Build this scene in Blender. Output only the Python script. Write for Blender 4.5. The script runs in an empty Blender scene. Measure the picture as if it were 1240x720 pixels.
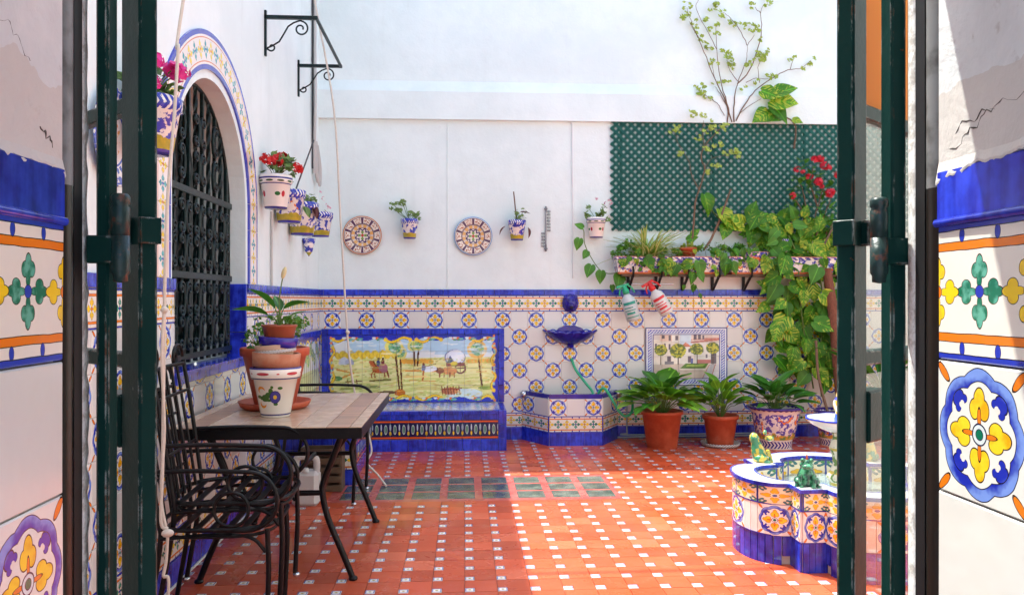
import bpy, math, random
import numpy as np
from mathutils import Vector, Matrix
random.seed(7)
R = math.radians
scene = bpy.context.scene
COL = scene.collection

# ------------------------------------------------------------------ camera
FOC, YAW, EYE, HOR = 977.0, R(3.4), 1.33, 363.0
cd = bpy.data.cameras.new('camera'); cam = bpy.data.objects.new('camera', cd); COL.objects.link(cam)
cam.location = (0, 0, EYE); cam.rotation_euler = (R(90), 0, -YAW)
cd.sensor_width = 36; cd.lens = 36 * FOC / 1240; cd.shift_y = 3.0 / 1240
cd.clip_start = 0.05; cd.clip_end = 500
scene.camera = cam
# ------------------------------------------------------------------ sky, sun, exposure
SUN = Vector((-0.335, 0.30, 1.0)).normalized()
w = bpy.data.worlds.new('World'); scene.world = w; w.use_nodes = True
nt = w.node_tree; nt.nodes.clear()
sky = nt.nodes.new('ShaderNodeTexSky'); sky.sky_type = 'NISHITA'; sky.sun_disc = False
sky.sun_elevation = math.asin(SUN.z); sky.sun_rotation = math.atan2(SUN.x, SUN.y)
sky.air_density = 1.0; sky.dust_density = 3.0; sky.ozone_density = 0.0
bg = nt.nodes.new('ShaderNodeBackground'); bg.inputs[1].default_value = 0.15
wo = nt.nodes.new('ShaderNodeOutputWorld')
nt.links.new(sky.outputs[0], bg.inputs[0]); nt.links.new(bg.outputs[0], wo.inputs[0])
sl = bpy.data.lights.new('sun', 'SUN'); sl.energy = 2.7; sl.angle = R(0.55); sl.color = (0.985, 1.0, 0.92)
so = bpy.data.objects.new('sun', sl); COL.objects.link(so)
so.rotation_euler = (-SUN).to_track_quat('-Z', 'Y').to_euler(); so.location = (-3, 4, 9)
vs = scene.view_settings; vs.view_transform = 'Standard'; vs.look = 'None'; vs.gamma = 1; vs.use_curve_mapping = False
vs.exposure = 1.78
vs.use_white_balance = False
scene.render.engine = 'CYCLES'
scene.cycles.max_bounces = 10; scene.cycles.diffuse_bounces = 6; scene.cycles.transparent_max_bounces = 8

# ------------------------------------------------------------------ layout helpers (metres)
def ray(px, py):
    a = (px - 620) / FOC; b = (HOR - py) / FOC
    return Vector((a * math.cos(YAW) + math.sin(YAW), -a * math.sin(YAW) + math.cos(YAW), b))
def atY(px, py, Y):
    d = ray(px, py); return Vector((0, 0, EYE)) + d * (Y / d.y)
def atX(px, py, X):
    d = ray(px, py); return Vector((0, 0, EYE)) + d * (X / d.x)
def atZ(px, py, Z):
    d = ray(px, py); return Vector((0, 0, EYE)) + d * ((Z - EYE) / d.z)

# ------------------------------------------------------------------ objects
def wl(o):
    v = Vector((0, 0, 0))
    while o is not None:
        v = v + o.location; o = o.parent
    return v
def tag(o, label, cat, group=None):
    o['label'] = label; o['category'] = cat
    if group: o['group'] = group
    return o
def thing(name, label, cat, loc=(0, 0, 0), group=None):
    o = bpy.data.objects.new(name, None); COL.objects.link(o); o.location = loc
    o.empty_display_size = 0.05
    return tag(o, label, cat, group)
def link(name, me, parent=None, loc=None, mtx=None):
    o = bpy.data.objects.new(name, me); COL.objects.link(o)
    if parent is not None: o.parent = parent
    if mtx is not None:
        m = mtx.copy()
        if parent is not None: m.translation = m.translation - wl(parent)
        o.matrix_local = m
    elif loc is not None:
        o.location = Vector(loc) - (wl(parent) if parent is not None else Vector((0, 0, 0)))
    return o

class MB:
    def __init__(s): s.v = []; s.f = []; s.sm = []; s.uv = []; s.hasuv = False
    def add(s, vs_, fs, smooth=True, uvs=None):
        b = len(s.v); s.v += [tuple(p) for p in vs_]
        for i, f in enumerate(fs):
            s.f.append([b + k for k in f]); s.sm.append(smooth)
            if uvs is not None: s.hasuv = True; s.uv.append(uvs[i])
            else: s.uv.append([(0, 0)] * len(f))
        return s
    def box(s, c, d, rz=0, M=None, ch=0.0):
        x, y, z = d[0] / 2, d[1] / 2, d[2] / 2
        if ch <= 0:
            vs_ = [Vector((i, j, k)) for i in (-x, x) for j in (-y, y) for k in (-z, z)]
            fs = [(0, 1, 3, 2), (4, 6, 7, 5), (0, 4, 5, 1), (2, 3, 7, 6), (0, 2, 6, 4), (1, 5, 7, 3)]
        else:
            ch = min(ch, x * .9, y * .9, z * .9); vs_ = []; idx = {}
            def vid(p):
                k = tuple(round(q, 6) for q in p)
                if k not in idx: idx[k] = len(vs_); vs_.append(Vector(p))
                return idx[k]
            fs = []
            S = (x, y, z); I = (x - ch, y - ch, z - ch)
            for ax in range(3):
                a, b = (ax + 1) % 3, (ax + 2) % 3
                for sg in (-1, 1):
                    q = []
                    for sa, sb in ((-1, -1), (1, -1), (1, 1), (-1, 1)):
                        p = [0, 0, 0]; p[ax] = sg * S[ax]; p[a] = sa * I[a]; p[b] = sb * I[b]; q.append(vid(p))
                    fs.append(q if sg > 0 else q[::-1])
                for sa in (-1, 1):
                    for sb in (-1, 1):
                        q = []
                        for sx, w_ in ((-1, 0), (1, 0), (1, 1), (-1, 1)):
                            p = [0, 0, 0]; p[ax] = sx * I[ax]
                            p[a] = sa * (S[a] if w_ == 0 else I[a]); p[b] = sb * (I[b] if w_ == 0 else S[b]); q.append(vid(p))
                        fs.append(q if sa * sb > 0 else q[::-1])
            for sx in (-1, 1):
                for sy in (-1, 1):
                    for sz in (-1, 1):
                        q = [vid((sx * S[0], sy * I[1], sz * I[2])), vid((sx * I[0], sy * S[1], sz * I[2])), vid((sx * I[0], sy * I[1], sz * S[2]))]
                        fs.append(q if sx * sy * sz > 0 else q[::-1])
        rot = Matrix.Rotation(rz, 3, 'Z') if M is None else M
        c = Vector(c)
        return s.add([rot @ p + c for p in vs_], fs, False)
    def beam(s, a, b, wd, th, up=(0, 0, 1), ch=0):
        a = Vector(a); b = Vector(b); d = b - a; y = d.normalized(); up = Vector(up)
        x = y.cross(up)
        if x.length < 1e-4: x = y.cross(Vector((1, 0, 0)))
        x.normalize(); z = x.cross(y)
        return s.box((a + b) / 2, (wd, d.length, th), M=Matrix((x, y, z)).transposed(), ch=ch)
    def tube(s, pts, r, n=8, cap=True, flat=1.0, closed=False):
        pts = [Vector(p) for p in pts]; m = len(pts)
        rs = r if isinstance(r, (list, tuple)) else [r] * m
        vs_ = []; ref = None
        for i, p in enumerate(pts):
            if closed: t = pts[(i + 1) % m] - pts[i - 1]
            else: t = pts[min(i + 1, m - 1)] - pts[max(i - 1, 0)]
            if t.length < 1e-9: t = Vector((0, 0, 1))
            t.normalize()
            if ref is None: ref = Vector((0, 0, 1)) if abs(t.z) < 0.9 else Vector((1, 0, 0))
            x = ref - t * ref.dot(t)
            if x.length < 1e-6: x = t.orthogonal()
            x.normalize(); y = t.cross(x); ref = x
            for k in range(n):
                a = 2 * math.pi * k / n
                vs_.append(p + (x * math.cos(a) + y * math.sin(a) * flat) * rs[i])
        fs = []
        for i in range(m if closed else m - 1):
            for k in range(n):
                i2 = (i + 1) % m
                fs.append((i * n + k, i * n + (k + 1) % n, i2 * n + (k + 1) % n, i2 * n + k))
        s.add(vs_, fs, True)
        if cap and not closed:
            s.add(vs_[:n], [tuple(range(n))[::-1]], False); s.add(vs_[-n:], [tuple(range(n))], False)
        return s
    def lathe(s, prof, c=(0, 0, 0), n=32, M=None, a0=0, a1=2 * math.pi, wob=None):
        c = Vector(c); full = abs(a1 - a0 - 2 * math.pi) < 1e-6; m = len(prof)
        zs = [p[1] for p in prof]; zl, zh = min(zs), max(zs); vs_ = []; L = []
        for k in range(n + 1):
            a = a0 + (a1 - a0) * k / n
            for i, (r, z) in enumerate(prof):
                rr = r * (wob(a, z) if wob else 1)
                p = Vector((rr * math.cos(a), rr * math.sin(a), z))
                vs_.append((M @ p if M is not None else p) + c)
                L.append((k / n, (z - zl) / max(zh - zl, 1e-6)))
        fs = []; uv = []
        for k in range(n):
            for i in range(m - 1):
                q = (k * m + i, (k + 1) * m + i, (k + 1) * m + i + 1, k * m + i + 1)
                fs.append(q); uv.append([L[j] for j in q])
        return s.add(vs_, fs, True, uv)
    def ball(s, c, r, n=12, sq=(1, 1, 1), M=None):
        pr = [(max(r * math.sin(math.pi * i / n), 1e-5), -r * math.cos(math.pi * i / n)) for i in range(n + 1)]
        D = Matrix.Diagonal(Vector(sq))
        return s.lathe(pr, c, n * 2, M=(M @ D if M is not None else D))
    def prism(s, poly, z0, z1, cap=True):
        n = len(poly); vs_ = [(p[0], p[1], z0) for p in poly] + [(p[0], p[1], z1) for p in poly]
        fs = [(i, (i + 1) % n, n + (i + 1) % n, n + i) for i in range(n)]
        if cap: fs += [tuple(range(n))[::-1], tuple(range(n, 2 * n))]
        return s.add(vs_, fs, False)
    def mesh(s, name, mat, off=None):
        me = bpy.data.meshes.new(name); o = off or Vector((0, 0, 0))
        me.from_pydata([(p[0] - o.x, p[1] - o.y, p[2] - o.z) for p in s.v], [], s.f)
        me.polygons.foreach_set('use_smooth', s.sm)
        if s.hasuv:
            u = me.uv_layers.new(name='UVMap'); flat = [c for q in s.uv for t in q for c in t]
            u.data.foreach_set('uv', flat)
        me.materials.append(mat); me.update(); return me
    def build(s, name, mat, parent=None):
        return link(name, s.mesh(name, mat, wl(parent) if parent is not None else None), parent)

# ------------------------------------------------------------------ node maths
class S_:
    def __init__(s, g, k): s.g = g; s.k = k
    def __add__(s, o): return s.g.m('ADD', s, o)
    __radd__ = __add__
    def __sub__(s, o): return s.g.m('SUBTRACT', s, o)
    def __rsub__(s, o): return s.g.m('SUBTRACT', o, s)
    def __mul__(s, o): return s.g.m('MULTIPLY', s, o)
    __rmul__ = __mul__
    def __truediv__(s, o): return s.g.m('DIVIDE', s, o)
    def __lt__(s, o): return s.g.m('LESS_THAN', s, o)
    def __gt__(s, o): return s.g.m('GREATER_THAN', s, o)
class Gr:
    def __init__(s, nt): s.nt = nt
    def n(s, t): return s.nt.nodes.new(t)
    def put(s, sock, v):
        if isinstance(v, S_): s.nt.links.new(v.k, sock)
        elif isinstance(v, (tuple, list)) and len(v) == 3 and sock.type == 'RGBA': sock.default_value = (*v, 1)
        else: sock.default_value = v
    def m(s, op, a, b=None, c=None):
        nd = s.n('ShaderNodeMath'); nd.operation = op
        for i, q in enumerate((a, b, c)):
            if q is not None: s.put(nd.inputs[i], q)
        return S_(s, nd.outputs[0])
    def abs(s, a): return s.m('ABSOLUTE', a)
    def mn(s, *a):
        r = a[0]
        for q in a[1:]: r = s.m('MINIMUM', r, q)
        return r
    def mx(s, a, b): return s.m('MAXIMUM', a, b)
    def fr(s, a): return s.m('FRACT', a)
    def sqrt(s, a): return s.m('SQRT', a)
    def mix(s, f, a, b):
        nd = s.n('ShaderNodeMix'); nd.data_type = 'RGBA'
        s.put(nd.inputs[0], f); s.put(nd.inputs[6], a); s.put(nd.inputs[7], b)
        return S_(s, nd.outputs[2])
    def uv(s):
        t = s.n('ShaderNodeUVMap'); sp = s.n('ShaderNodeSeparateXYZ'); s.nt.links.new(t.outputs[0], sp.inputs[0])
        return S_(s, sp.outputs[0]), S_(s, sp.outputs[1])
    def obj(s):
        t = s.n('ShaderNodeTexCoord'); return S_(s, t.outputs['Object'])
    def geo(s):
        t = s.n('ShaderNodeNewGeometry'); return S_(s, t.outputs['Position'])
    def xyz(s, v):
        sp = s.n('ShaderNodeSeparateXYZ'); s.put(sp.inputs[0], v); return [S_(s, sp.outputs[i]) for i in range(3)]
    def rnd(s):
        t = s.n('ShaderNodeObjectInfo'); return S_(s, t.outputs['Random'])
    def noise(s, vec, sc, det=3, rough=0.5, dist=0.0):
        t = s.n('ShaderNodeTexNoise'); t.inputs['Scale'].default_value = sc; t.inputs['Detail'].default_value = det
        t.inputs['Roughness'].default_value = rough; t.inputs['Distortion'].default_value = dist
        if vec is not None: s.put(t.inputs['Vector'], vec)
        return S_(s, t.outputs[0])
    def voro(s, vec, sc):
        t = s.n('ShaderNodeTexVoronoi'); t.inputs['Scale'].default_value = sc; s.put(t.inputs['Vector'], vec)
        return S_(s, t.outputs['Distance']), S_(s, t.outputs['Color'])
    def comb(s, x, y, z=0.0):
        t = s.n('ShaderNodeCombineXYZ'); s.put(t.inputs[0], x); s.put(t.inputs[1], y); s.put(t.inputs[2], z); return S_(s, t.outputs[0])
    def ss(s, a, lo, hi):
        t = s.n('ShaderNodeMapRange'); t.interpolation_type = 'SMOOTHSTEP'; s.put(t.inputs[0], a)
        t.inputs[1].default_value = lo; t.inputs[2].default_value = hi; return S_(s, t.outputs[0])
    def scale(s, col, f):
        nd = s.n('ShaderNodeMix'); nd.data_type = 'RGBA'; nd.blend_type = 'MULTIPLY'; nd.inputs[0].default_value = 1
        s.put(nd.inputs[6], col); s.nt.links.new(s.comb(f, f, f).k, nd.inputs[7]); return S_(s, nd.outputs[2])
    def ell(s, x, y, cx, cy, rx, ry):
        a = (x - cx) / rx; b = (y - cy) / ry; return a * a + b * b
    def shape(s, col, d, fill, line=None, lw=1.35):
        if line is not None: col = s.mix(d < lw, col, line)
        return s.mix(d < 1.0, col, fill)
def srgb(r, g, b):
    return tuple(((c / 255) / 12.92 if c / 255 <= 0.04045 else ((c / 255 + 0.055) / 1.055) ** 2.4) for c in (r, g, b))
MATS = {}
def mat(name, col=(0.5, 0.5, 0.5), rough=0.5, metal=0.0, bump=None, spec=0.5, coat=0.0, trans=0.0, transl=0.0, var=0.0, alpha=None, ior=1.45):
    m = bpy.data.materials.new(name); m.use_nodes = True; nt = m.node_tree
    g = Gr(nt); b = nt.nodes['Principled BSDF']
    c = col(g) if callable(col) else col
    if var:
        f = g.rnd() * (2 * var) + (1 - var)
        c = g.scale(c, f)
    g.put(b.inputs['Base Color'], c)
    rr = rough(g) if callable(rough) else rough
    g.put(b.inputs['Roughness'], rr)
    b.inputs['Metallic'].default_value = metal; b.inputs['Specular IOR Level'].default_value = spec
    b.inputs['Coat Weight'].default_value = coat; b.inputs['Coat Roughness'].default_value = 0.06
    b.inputs['Transmission Weight'].default_value = trans; b.inputs['IOR'].default_value = ior
    if bump is not None:
        h, st, ds = bump(g); bn = g.n('ShaderNodeBump'); bn.inputs['Strength'].default_value = st; bn.inputs['Distance'].default_value = ds
        g.put(bn.inputs['Height'], h); nt.links.new(bn.outputs[0], b.inputs['Normal'])
    if transl > 0:
        tr = g.n('ShaderNodeBsdfTranslucent'); g.put(tr.inputs[0], c)
        mx = g.n('ShaderNodeMixShader'); mx.inputs[0].default_value = transl
        nt.links.new(b.outputs[0], mx.inputs[1]); nt.links.new(tr.outputs[0], mx.inputs[2])
        nt.links.new(mx.outputs[0], nt.nodes['Material Output'].inputs[0])
    MATS[name] = m; return m
# ------------------------------------------------------------------ materials
WHITE = srgb(232, 226, 214); NAVY = srgb(20, 22, 70); BLUE = srgb(38, 56, 176); YEL = srgb(238, 196, 30)
ORA = srgb(232, 122, 22); GRN = srgb(14, 112, 82); BRN = srgb(60, 38, 20)
def c_plaster(g):
    p = g.geo(); n1 = g.noise(p, 1.6, 5, .65); n2 = g.noise(p, 14, 4, .6)
    c = g.mix(g.ss(n1, .35, .68), (.71, .785, .76), (.785, .855, .825))
    x, y, z = g.xyz(p); st = g.noise(g.comb(x * 9, y * 9, z * .7), 1, 4, .6); c = g.mix(g.ss(st, .56, .78) * .22, c, (.60, .64, .60))
    return g.mix(g.ss(n2, .62, .85) * .25, c, (.66, .66, .65))
def b_plaster(g):
    p = g.geo(); return g.noise(p, 5, 6, .55) + g.noise(p, 60, 3) * .12, .35, .02
M_plaster = mat('white_plaster', c_plaster, .85, bump=b_plaster, spec=.2)
def c_oldplaster(g):
    p = g.geo(); n1 = g.noise(p, 4.5, 6, .62); n2 = g.noise(p, 26, 5, .7); x, y, z = g.xyz(p)
    c = g.mix(g.ss(n1, .35, .7), (.60, .61, .61), (.74, .75, .75))
    c = g.mix(g.ss(n2, .60, .72) * .55, c, (.38, .35, .33))
    # a patch where the limewash has come away above the tiles
    lo = (z + (g.noise(p, 8, 4) - .5) * .16) < 1.585
    return g.mix(lo * .65, c, (.56, .50, .45))
def b_oldplaster(g):
    p = g.geo(); return g.noise(p, 9, 8, .62, .4) + g.noise(p, 90, 3) * .1, .45, .012
M_oldplaster = mat('weathered_plaster', c_oldplaster, .9, bump=b_oldplaster, spec=.15)
M_crack = mat('crack_dark', (.10, .088, .075), .95)  # dark tone of the cracks in the plaster
M_limeedge = mat('lime_edge', lambda g: g.mix(g.ss(g.noise(g.geo(), 45, 5, .7), .45, .62), (.74, .74, .73), (.46, .43, .40)), .9,
                 bump=lambda g: (g.noise(g.geo(), 60, 6, .7), .5, .006))
M_grout = mat('grout', (.55, .50, .44), .9)
M_rgrout = mat('red_grout', (.20, .055, .035), .8)

def glaze(name, col, rough=.16, var=.06, relief=.25):
    return mat(name, col, rough, coat=.3, var=var, bump=lambda g: (g.noise(g.geo(), 22, 2), relief, .004))
def c_white(g):
    n = g.noise(g.geo(), 9, 3); r = g.rnd()
    return g.mix(n * .5 + r * .5, srgb(224, 217, 206), srgb(214, 217, 215))
M_white = glaze('white_glaze', c_white)
def c_blue(g):
    p = g.geo(); n = g.noise(p, 16, 4, .6); x, y, z = g.xyz(p)
    st = g.noise(g.comb(x * 60, y * 60, z * 6), 1, 2)
    return g.mix(g.ss(n * .6 + st * .4, .35, .65), srgb(24, 30, 138), srgb(48, 70, 206))
M_blue = glaze('cobalt_glaze', c_blue, var=.22)
M_navy = glaze('navy_glaze', lambda g: g.mix(g.noise(g.obj(), 18, 3), srgb(18, 10, 90), srgb(52, 40, 170)), var=.05)
def c_flower(g, bgc=None):
    u, v = g.uv(); x = u * 2 - 1; y = v * 2 - 1
    p = g.comb(u, v, g.rnd() * 9)
    wob = (g.noise(p, 5, 2) - .5) * .05
    x = x + wob; y = y - wob * .7
    ax = g.abs(x); ay = g.abs(y); a = g.mx(ax, ay); b = g.mn(ax, ay)
    r = g.sqrt(x * x + y * y); th = g.m('ARCTAN2', b, a)
    dd = (a + b) * .7071; ee = (a - b) * .7071
    wash = g.noise(p, 4, 3, .6)
    c = g.mix(wash, srgb(234, 229, 218), srgb(224, 225, 221))
    ring = g.abs(r - (g.abs(g.m('COSINE', th * 4)) * .075 + .785))
    bl = g.mix(g.ss(wash + (r - .84) * 1.6, .35, .65), srgb(30, 46, 172), srgb(120, 150, 222))
    c = g.mix(ring < .098, c, NAVY); c = g.mix(ring < .082, c, bl)
    curl = g.mn(g.ell(dd, ee, .68, 0, .09, .13), g.ell(dd, ee, .58, .10, .06, .06))
    c = g.shape(c, curl, bl, NAVY, 1.4)
    c = g.shape(c, g.ell(dd, ee, .56, .02, .045, .04), srgb(230, 225, 215))
    leaf = g.ell(dd, ee, 1.19, 0, .17, .06); c = g.shape(c, leaf, ORA, BRN, 1.5)
    pet = g.mn(g.ell(a, b, .52, 0, .15, .11), g.ell(a, b, .36, .10, .14, .11))
    yl = g.mix(g.ss(wash, .4, .62), srgb(250, 210, 44), srgb(232, 168, 18))
    c = g.shape(c, pet, yl, BRN, 1.32)
    c = g.shape(c, g.ell(a, b, .24, 0, .13, .035), ORA, BRN, 1.6)
    c = g.mix(r < .165, c, NAVY); c = g.mix(r < .14, c, srgb(215, 225, 225)); c = g.mix(r < .085, c, NAVY); c = g.mix(r < .07, c, GRN)
    return c
M_flower = glaze('flower_tile_glaze', c_flower, var=.06)
def c_flower2(g):
    u, v = g.uv(); x = u * 2 - 1; y = v * 2 - 1; n = g.noise(g.comb(u, v, g.rnd() * 9), 5, 3)
    x = x + (n - .5) * .08; ax = g.abs(x); ay = g.abs(y); a = g.mx(ax, ay); b = g.mn(ax, ay); dd = (a + b) * .7071; ee = (a - b) * .7071
    c = g.mix(n, srgb(240, 226, 196), srgb(232, 216, 178))
    k = g.mn(g.ell(dd, ee, 1.02, .16, .20, .07), g.ell(dd, ee, .86, .12, .10, .09)); c = g.shape(c, k, srgb(66, 118, 120), srgb(40, 70, 110), 1.4)
    c = g.shape(c, g.ell(dd, ee, 1.2, 0, .12, .10), srgb(90, 150, 90))
    pt = g.mn(g.ell(a, b, .62, 0, .20, .13), g.ell(a, b, .40, .11, .17, .12)); c = g.shape(c, pt, g.mix(n, srgb(248, 204, 50), srgb(226, 160, 30)), srgb(150, 90, 20), 1.3)
    c = g.mix(g.ell(ax, ay, 0, 0, .14, .14) < 1, c, srgb(70, 90, 150)); return g.mix(a > .95, c, srgb(70, 84, 160))
M_flower2 = glaze('yellow_sprig_glaze', c_flower2, var=.04)
def motif(g, c, x, y, s, f1, f2, eye):
    ax = g.abs(x) / s; ay = g.abs(y) / s; a = g.mx(ax, ay); b = g.mn(ax, ay)
    d = g.mn(g.ell(a, b, .72, 0, .30, .15), g.ell(a, b, .60, .17, .20, .17), g.ell(a, b, .36, 0, .22, .11))
    n = g.noise(g.comb(x, y, 0.3), 5, 3)
    c = g.shape(c, d, g.mix(g.ss(n, .4, .62), f1, f2), BRN, 1.3)
    return g.shape(c, g.ell(ax, ay, 0, 0, .17, .17), eye, NAVY, 1.3)
def c_border(g):
    u, v = g.uv(); x = u * 2 - 1; y = v * 2 - 1
    w_ = (g.noise(g.comb(u, v, g.rnd() * 5), 4, 2) - .5) * .035
    x = x + w_; y = y + w_
    c = g.mix(g.noise(g.comb(u, v, 0.0), 3, 2), srgb(238, 228, 212), srgb(226, 222, 214))
    ay = g.abs(y); ax = g.abs(x)
    c = motif(g, c, x, y, .50, srgb(20, 112, 84), srgb(96, 172, 150), BLUE)
    c = motif(g, c, 1 - ax, y, .50, srgb(244, 206, 30), srgb(232, 190, 40), ORA)
    st = g.abs(ay - .665); c = g.mix(st < .07, c, BRN); c = g.mix(st < .056, c, ORA)
    c = g.shape(c, g.ell(ax, ay, .40, .82, .055, .09), BLUE, NAVY, 1.4)
    c = g.mix(ay > .895, c, NAVY); return g.mix(ay > .912, c, BLUE)
M_border = glaze('border_tile_glaze', c_border, var=.03)
def c_arch(g):   # arch surround: blue edges, orange lines, yellow and teal sprigs
    u, v = g.uv(); x = u * 2 - 1; y = v * 2 - 1
    c = g.mix(g.noise(g.geo(), 6, 2), srgb(238, 226, 214), srgb(226, 222, 216)); ax = g.abs(x)
    yy = g.abs(y)
    c = motif(g, c, x, y, .46, srgb(40, 142, 150), srgb(90, 180, 176), BLUE)
    c = motif(g, c, x, 1 - yy, .46, srgb(238, 214, 70), srgb(232, 200, 50), ORA)
    st = g.abs(ax - .60); c = g.mix(st < .03, c, srgb(214, 130, 90))
    return g.mix(ax > .74, c, srgb(64, 72, 176))
M_arch = glaze('arch_tile_glaze', c_arch, var=.03)
def c_seat(g):
    u, v = g.uv(); x = g.fr(u * 2) * 2 - 1; y = v * 2 - 1
    c = srgb(226, 226, 224)
    d = g.abs(x) + g.abs(y); k = g.abs(d - .62)
    c = g.mix(k < .16, c, srgb(70, 90, 190)); c = g.mix(d < .28, c, srgb(70, 140, 130))
    return g.mix(g.abs(y) > .86, c, srgb(70, 90, 190))
M_seat = glaze('seat_tile_glaze', c_seat)
def c_frieze(g):   # dark frieze on the bench front
    u, v = g.uv(); x = g.fr(u * 2) * 2 - 1; y = v * 2 - 1; ay = g.abs(y); ax = g.abs(x)
    c = NAVY
    d = g.ell(x, y, 0, .02, .36, .52); c = g.mix(d < 1, c, srgb(206, 214, 210)); c = g.mix(d < .62, c, srgb(28, 96, 70))
    c = g.mix(g.ell(x, y, 0, 0, .07, .5) < 1, c, srgb(150, 190, 160))
    c = g.shape(c, g.ell(1 - ax, y, 0, .25, .16, .36), srgb(196, 206, 220))
    c = g.shape(c, g.ell(1 - ax, y, 0, -.38, .20, .22), YEL)
    st = g.abs(ay - .86); return g.mix(st < .09, c, srgb(226, 92, 30))
M_frieze = glaze('frieze_tile_glaze', c_frieze)
def c_oval(g):
    return c_flower(g)
def c_inset(g):
    u, v = g.uv(); x = g.abs(u * 2 - 1); y = g.abs(v * 2 - 1); p = g.geo(); n = g.noise(p, 60, 3)
    m_ = g.mx(x, y); c = srgb(228, 224, 216)
    c = g.mix((m_ > .74) * (m_ < .93), c, srgb(70, 92, 170))
    k = g.ell(x, y, 0, 0, .42, .42) + n * .9; c = g.mix(k < 1.05, c, srgb(206, 176, 50)); return g.mix(k < .6, c, srgb(90, 110, 120))
M_inset = mat('painted_inset_glaze', c_inset, .22, var=.1)
_ph = atZ(688.3, 712.8, 0); FX0 = _ph.x - round((_ph.x + 1.36) / .151 + 1) * .151 - .047 / 2; FY0 = _ph.y - round((_ph.y - 1.08) / .151 + 1) * .151 - .047 / 2
def c_terra(g):
    p = g.geo(); n1 = g.noise(p, 2.2, 5, .6); n2 = g.noise(p, 40, 4, .7)
    c = g.mix(g.ss(n1, .3, .7), (.48, .074, .027), (.54, .102, .046))
    x, y, z = g.xyz(p); cell = g.comb(g.m('FLOOR', (x - FX0) / .151), g.m('FLOOR', (y - FY0) / .151), 0.0)
    wn = g.n('ShaderNodeTexWhiteNoise'); wn.noise_dimensions = '3D'; g.put(wn.inputs['Vector'], cell); v1 = S_(g, wn.outputs['Value'])
    c = g.scale(c, v1 * .34 + .80); c = g.mix(g.ss(v1, .86, .9) * .25, c, (.60, .20, .11))
    c = g.mix(g.ss(g.noise(p, 3.3, 6, .7), .60, .72) * .22, c, (.62, .30, .20))
    return g.mix(g.ss(n2, .58, .8) * .35, c, (.30, .062, .03))
def r_terra(g):
    p = g.geo(); n1 = g.noise(p, 1.6, 5, .65, .5); n2 = g.noise(p, 18, 3)
    return g.ss(n1 + (n2 - .5) * .15, .38, .62) * .34 + .07
def b_terra(g):
    p = g.geo(); return g.noise(p, 14, 4) + g.noise(p, 120, 2) * .15, .18, .006
M_terra = mat('wet_terracotta_tile', c_terra, r_terra, bump=b_terra, spec=.2)
def c_terra_s(g):
    return c_terra(g)
M_terra_s = mat('wet_terracotta_far', c_terra_s, r_terra, bump=b_terra, spec=.2)
M_redpaint = mat('red_painted_cement', lambda g: g.mix(g.ss(g.noise(g.geo(), 7, 5, .6), .35, .7), (.38, .065, .055), (.50, .12, .10)), r_terra, bump=b_terra)
M_glassblock = mat('glass_paver', lambda g: g.mix(g.ss(g.noise(g.geo(), 9, 3), .35, .65), (.05, .07, .055), (.13, .15, .12)), .12,
                   bump=lambda g: (g.noise(g.geo(), 30, 2), .25, .006))
M_concrete = mat('cement_floor', lambda g: g.mix(g.noise(g.geo(), 6, 4), (.34, .34, .35), (.45, .45, .46)), .8)
M_iron = mat('black_iron', lambda g: g.mix(g.ss(g.noise(g.geo(), 70, 3), .55, .75), (.004, .004, .005), (.014, .013, .014)), .36, spec=.3,
             bump=lambda g: (g.noise(g.geo(), 140, 3), .25, .002))
M_grille = mat('dark_green_iron', lambda g: g.mix(g.ss(g.noise(g.geo(), 60, 3), .45, .7), (.003, .011, .011), (.010, .028, .028)), .32, spec=.3,
               bump=lambda g: (g.noise(g.geo(), 120, 3), .3, .002))
def c_gate(g):
    p = g.geo(); n = g.noise(p, 34, 6, .7); n2 = g.noise(p, 5, 3); x, y, z = g.xyz(p)
    c = g.mix(n2, (.003, .022, .019), (.008, .040, .034))
    c = g.mix(g.ss(g.noise(g.comb(x * 60, y * 60, z * 14), 1, 5, .7), .70, .73), c, (.30, .33, .31))
    c = g.mix(g.ss(n, .71, .74), c, (.16, .045, .015))
    # paint worn off along the arrises
    bv = g.n('ShaderNodeBevel'); bv.samples = 4; bv.inputs['Radius'].default_value = .0035; gm = g.n('ShaderNodeNewGeometry')
    dp = g.n('ShaderNodeVectorMath'); dp.operation = 'DOT_PRODUCT'; g.nt.links.new(bv.outputs[0], dp.inputs[0]); g.nt.links.new(gm.outputs['Normal'], dp.inputs[1])
    ed = g.ss(S_(g, dp.outputs['Value']), .995, .93); wr = g.ss(g.noise(g.comb(x * 40, y * 40, z * 11), 1, 6, .7), .50, .58)
    return g.mix(ed * wr, c, g.mix(g.ss(n, .45, .6), (.34, .36, .34), (.15, .055, .025)))
M_gate = mat('green_gate_paint', c_gate, .34, spec=.10, bump=lambda g: (g.noise(g.geo(), 40, 5, .7) + g.noise(g.geo(), 9, 2), .22, .004))
M_rust = mat('rusty_hinge', lambda g: g.mix(g.ss(g.noise(g.geo(), 60, 6, .75), .54, .64), (.008, .032, .030), (.12, .045, .025)), .35, bump=lambda g: (g.noise(g.geo(), 70, 5), .5, .004))
M_brass = mat('bronze_trim', lambda g: g.mix(g.noise(g.geo(), 4, 3), (.008, .005, .004), (.022, .015, .010)), .30, metal=.2)
M_alu = mat('grey_trim', lambda g: g.mix(g.ss(g.noise(g.geo(), 30, 4), .4, .7), (.20, .20, .20), (.07, .065, .06)), .45)
M_black = mat('opening_black', (.008, .008, .009), .5)  # flat black for the door frame gap and the spout mouth
M_glass = mat('window_glass', (.9, .95, .92), .02)
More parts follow.
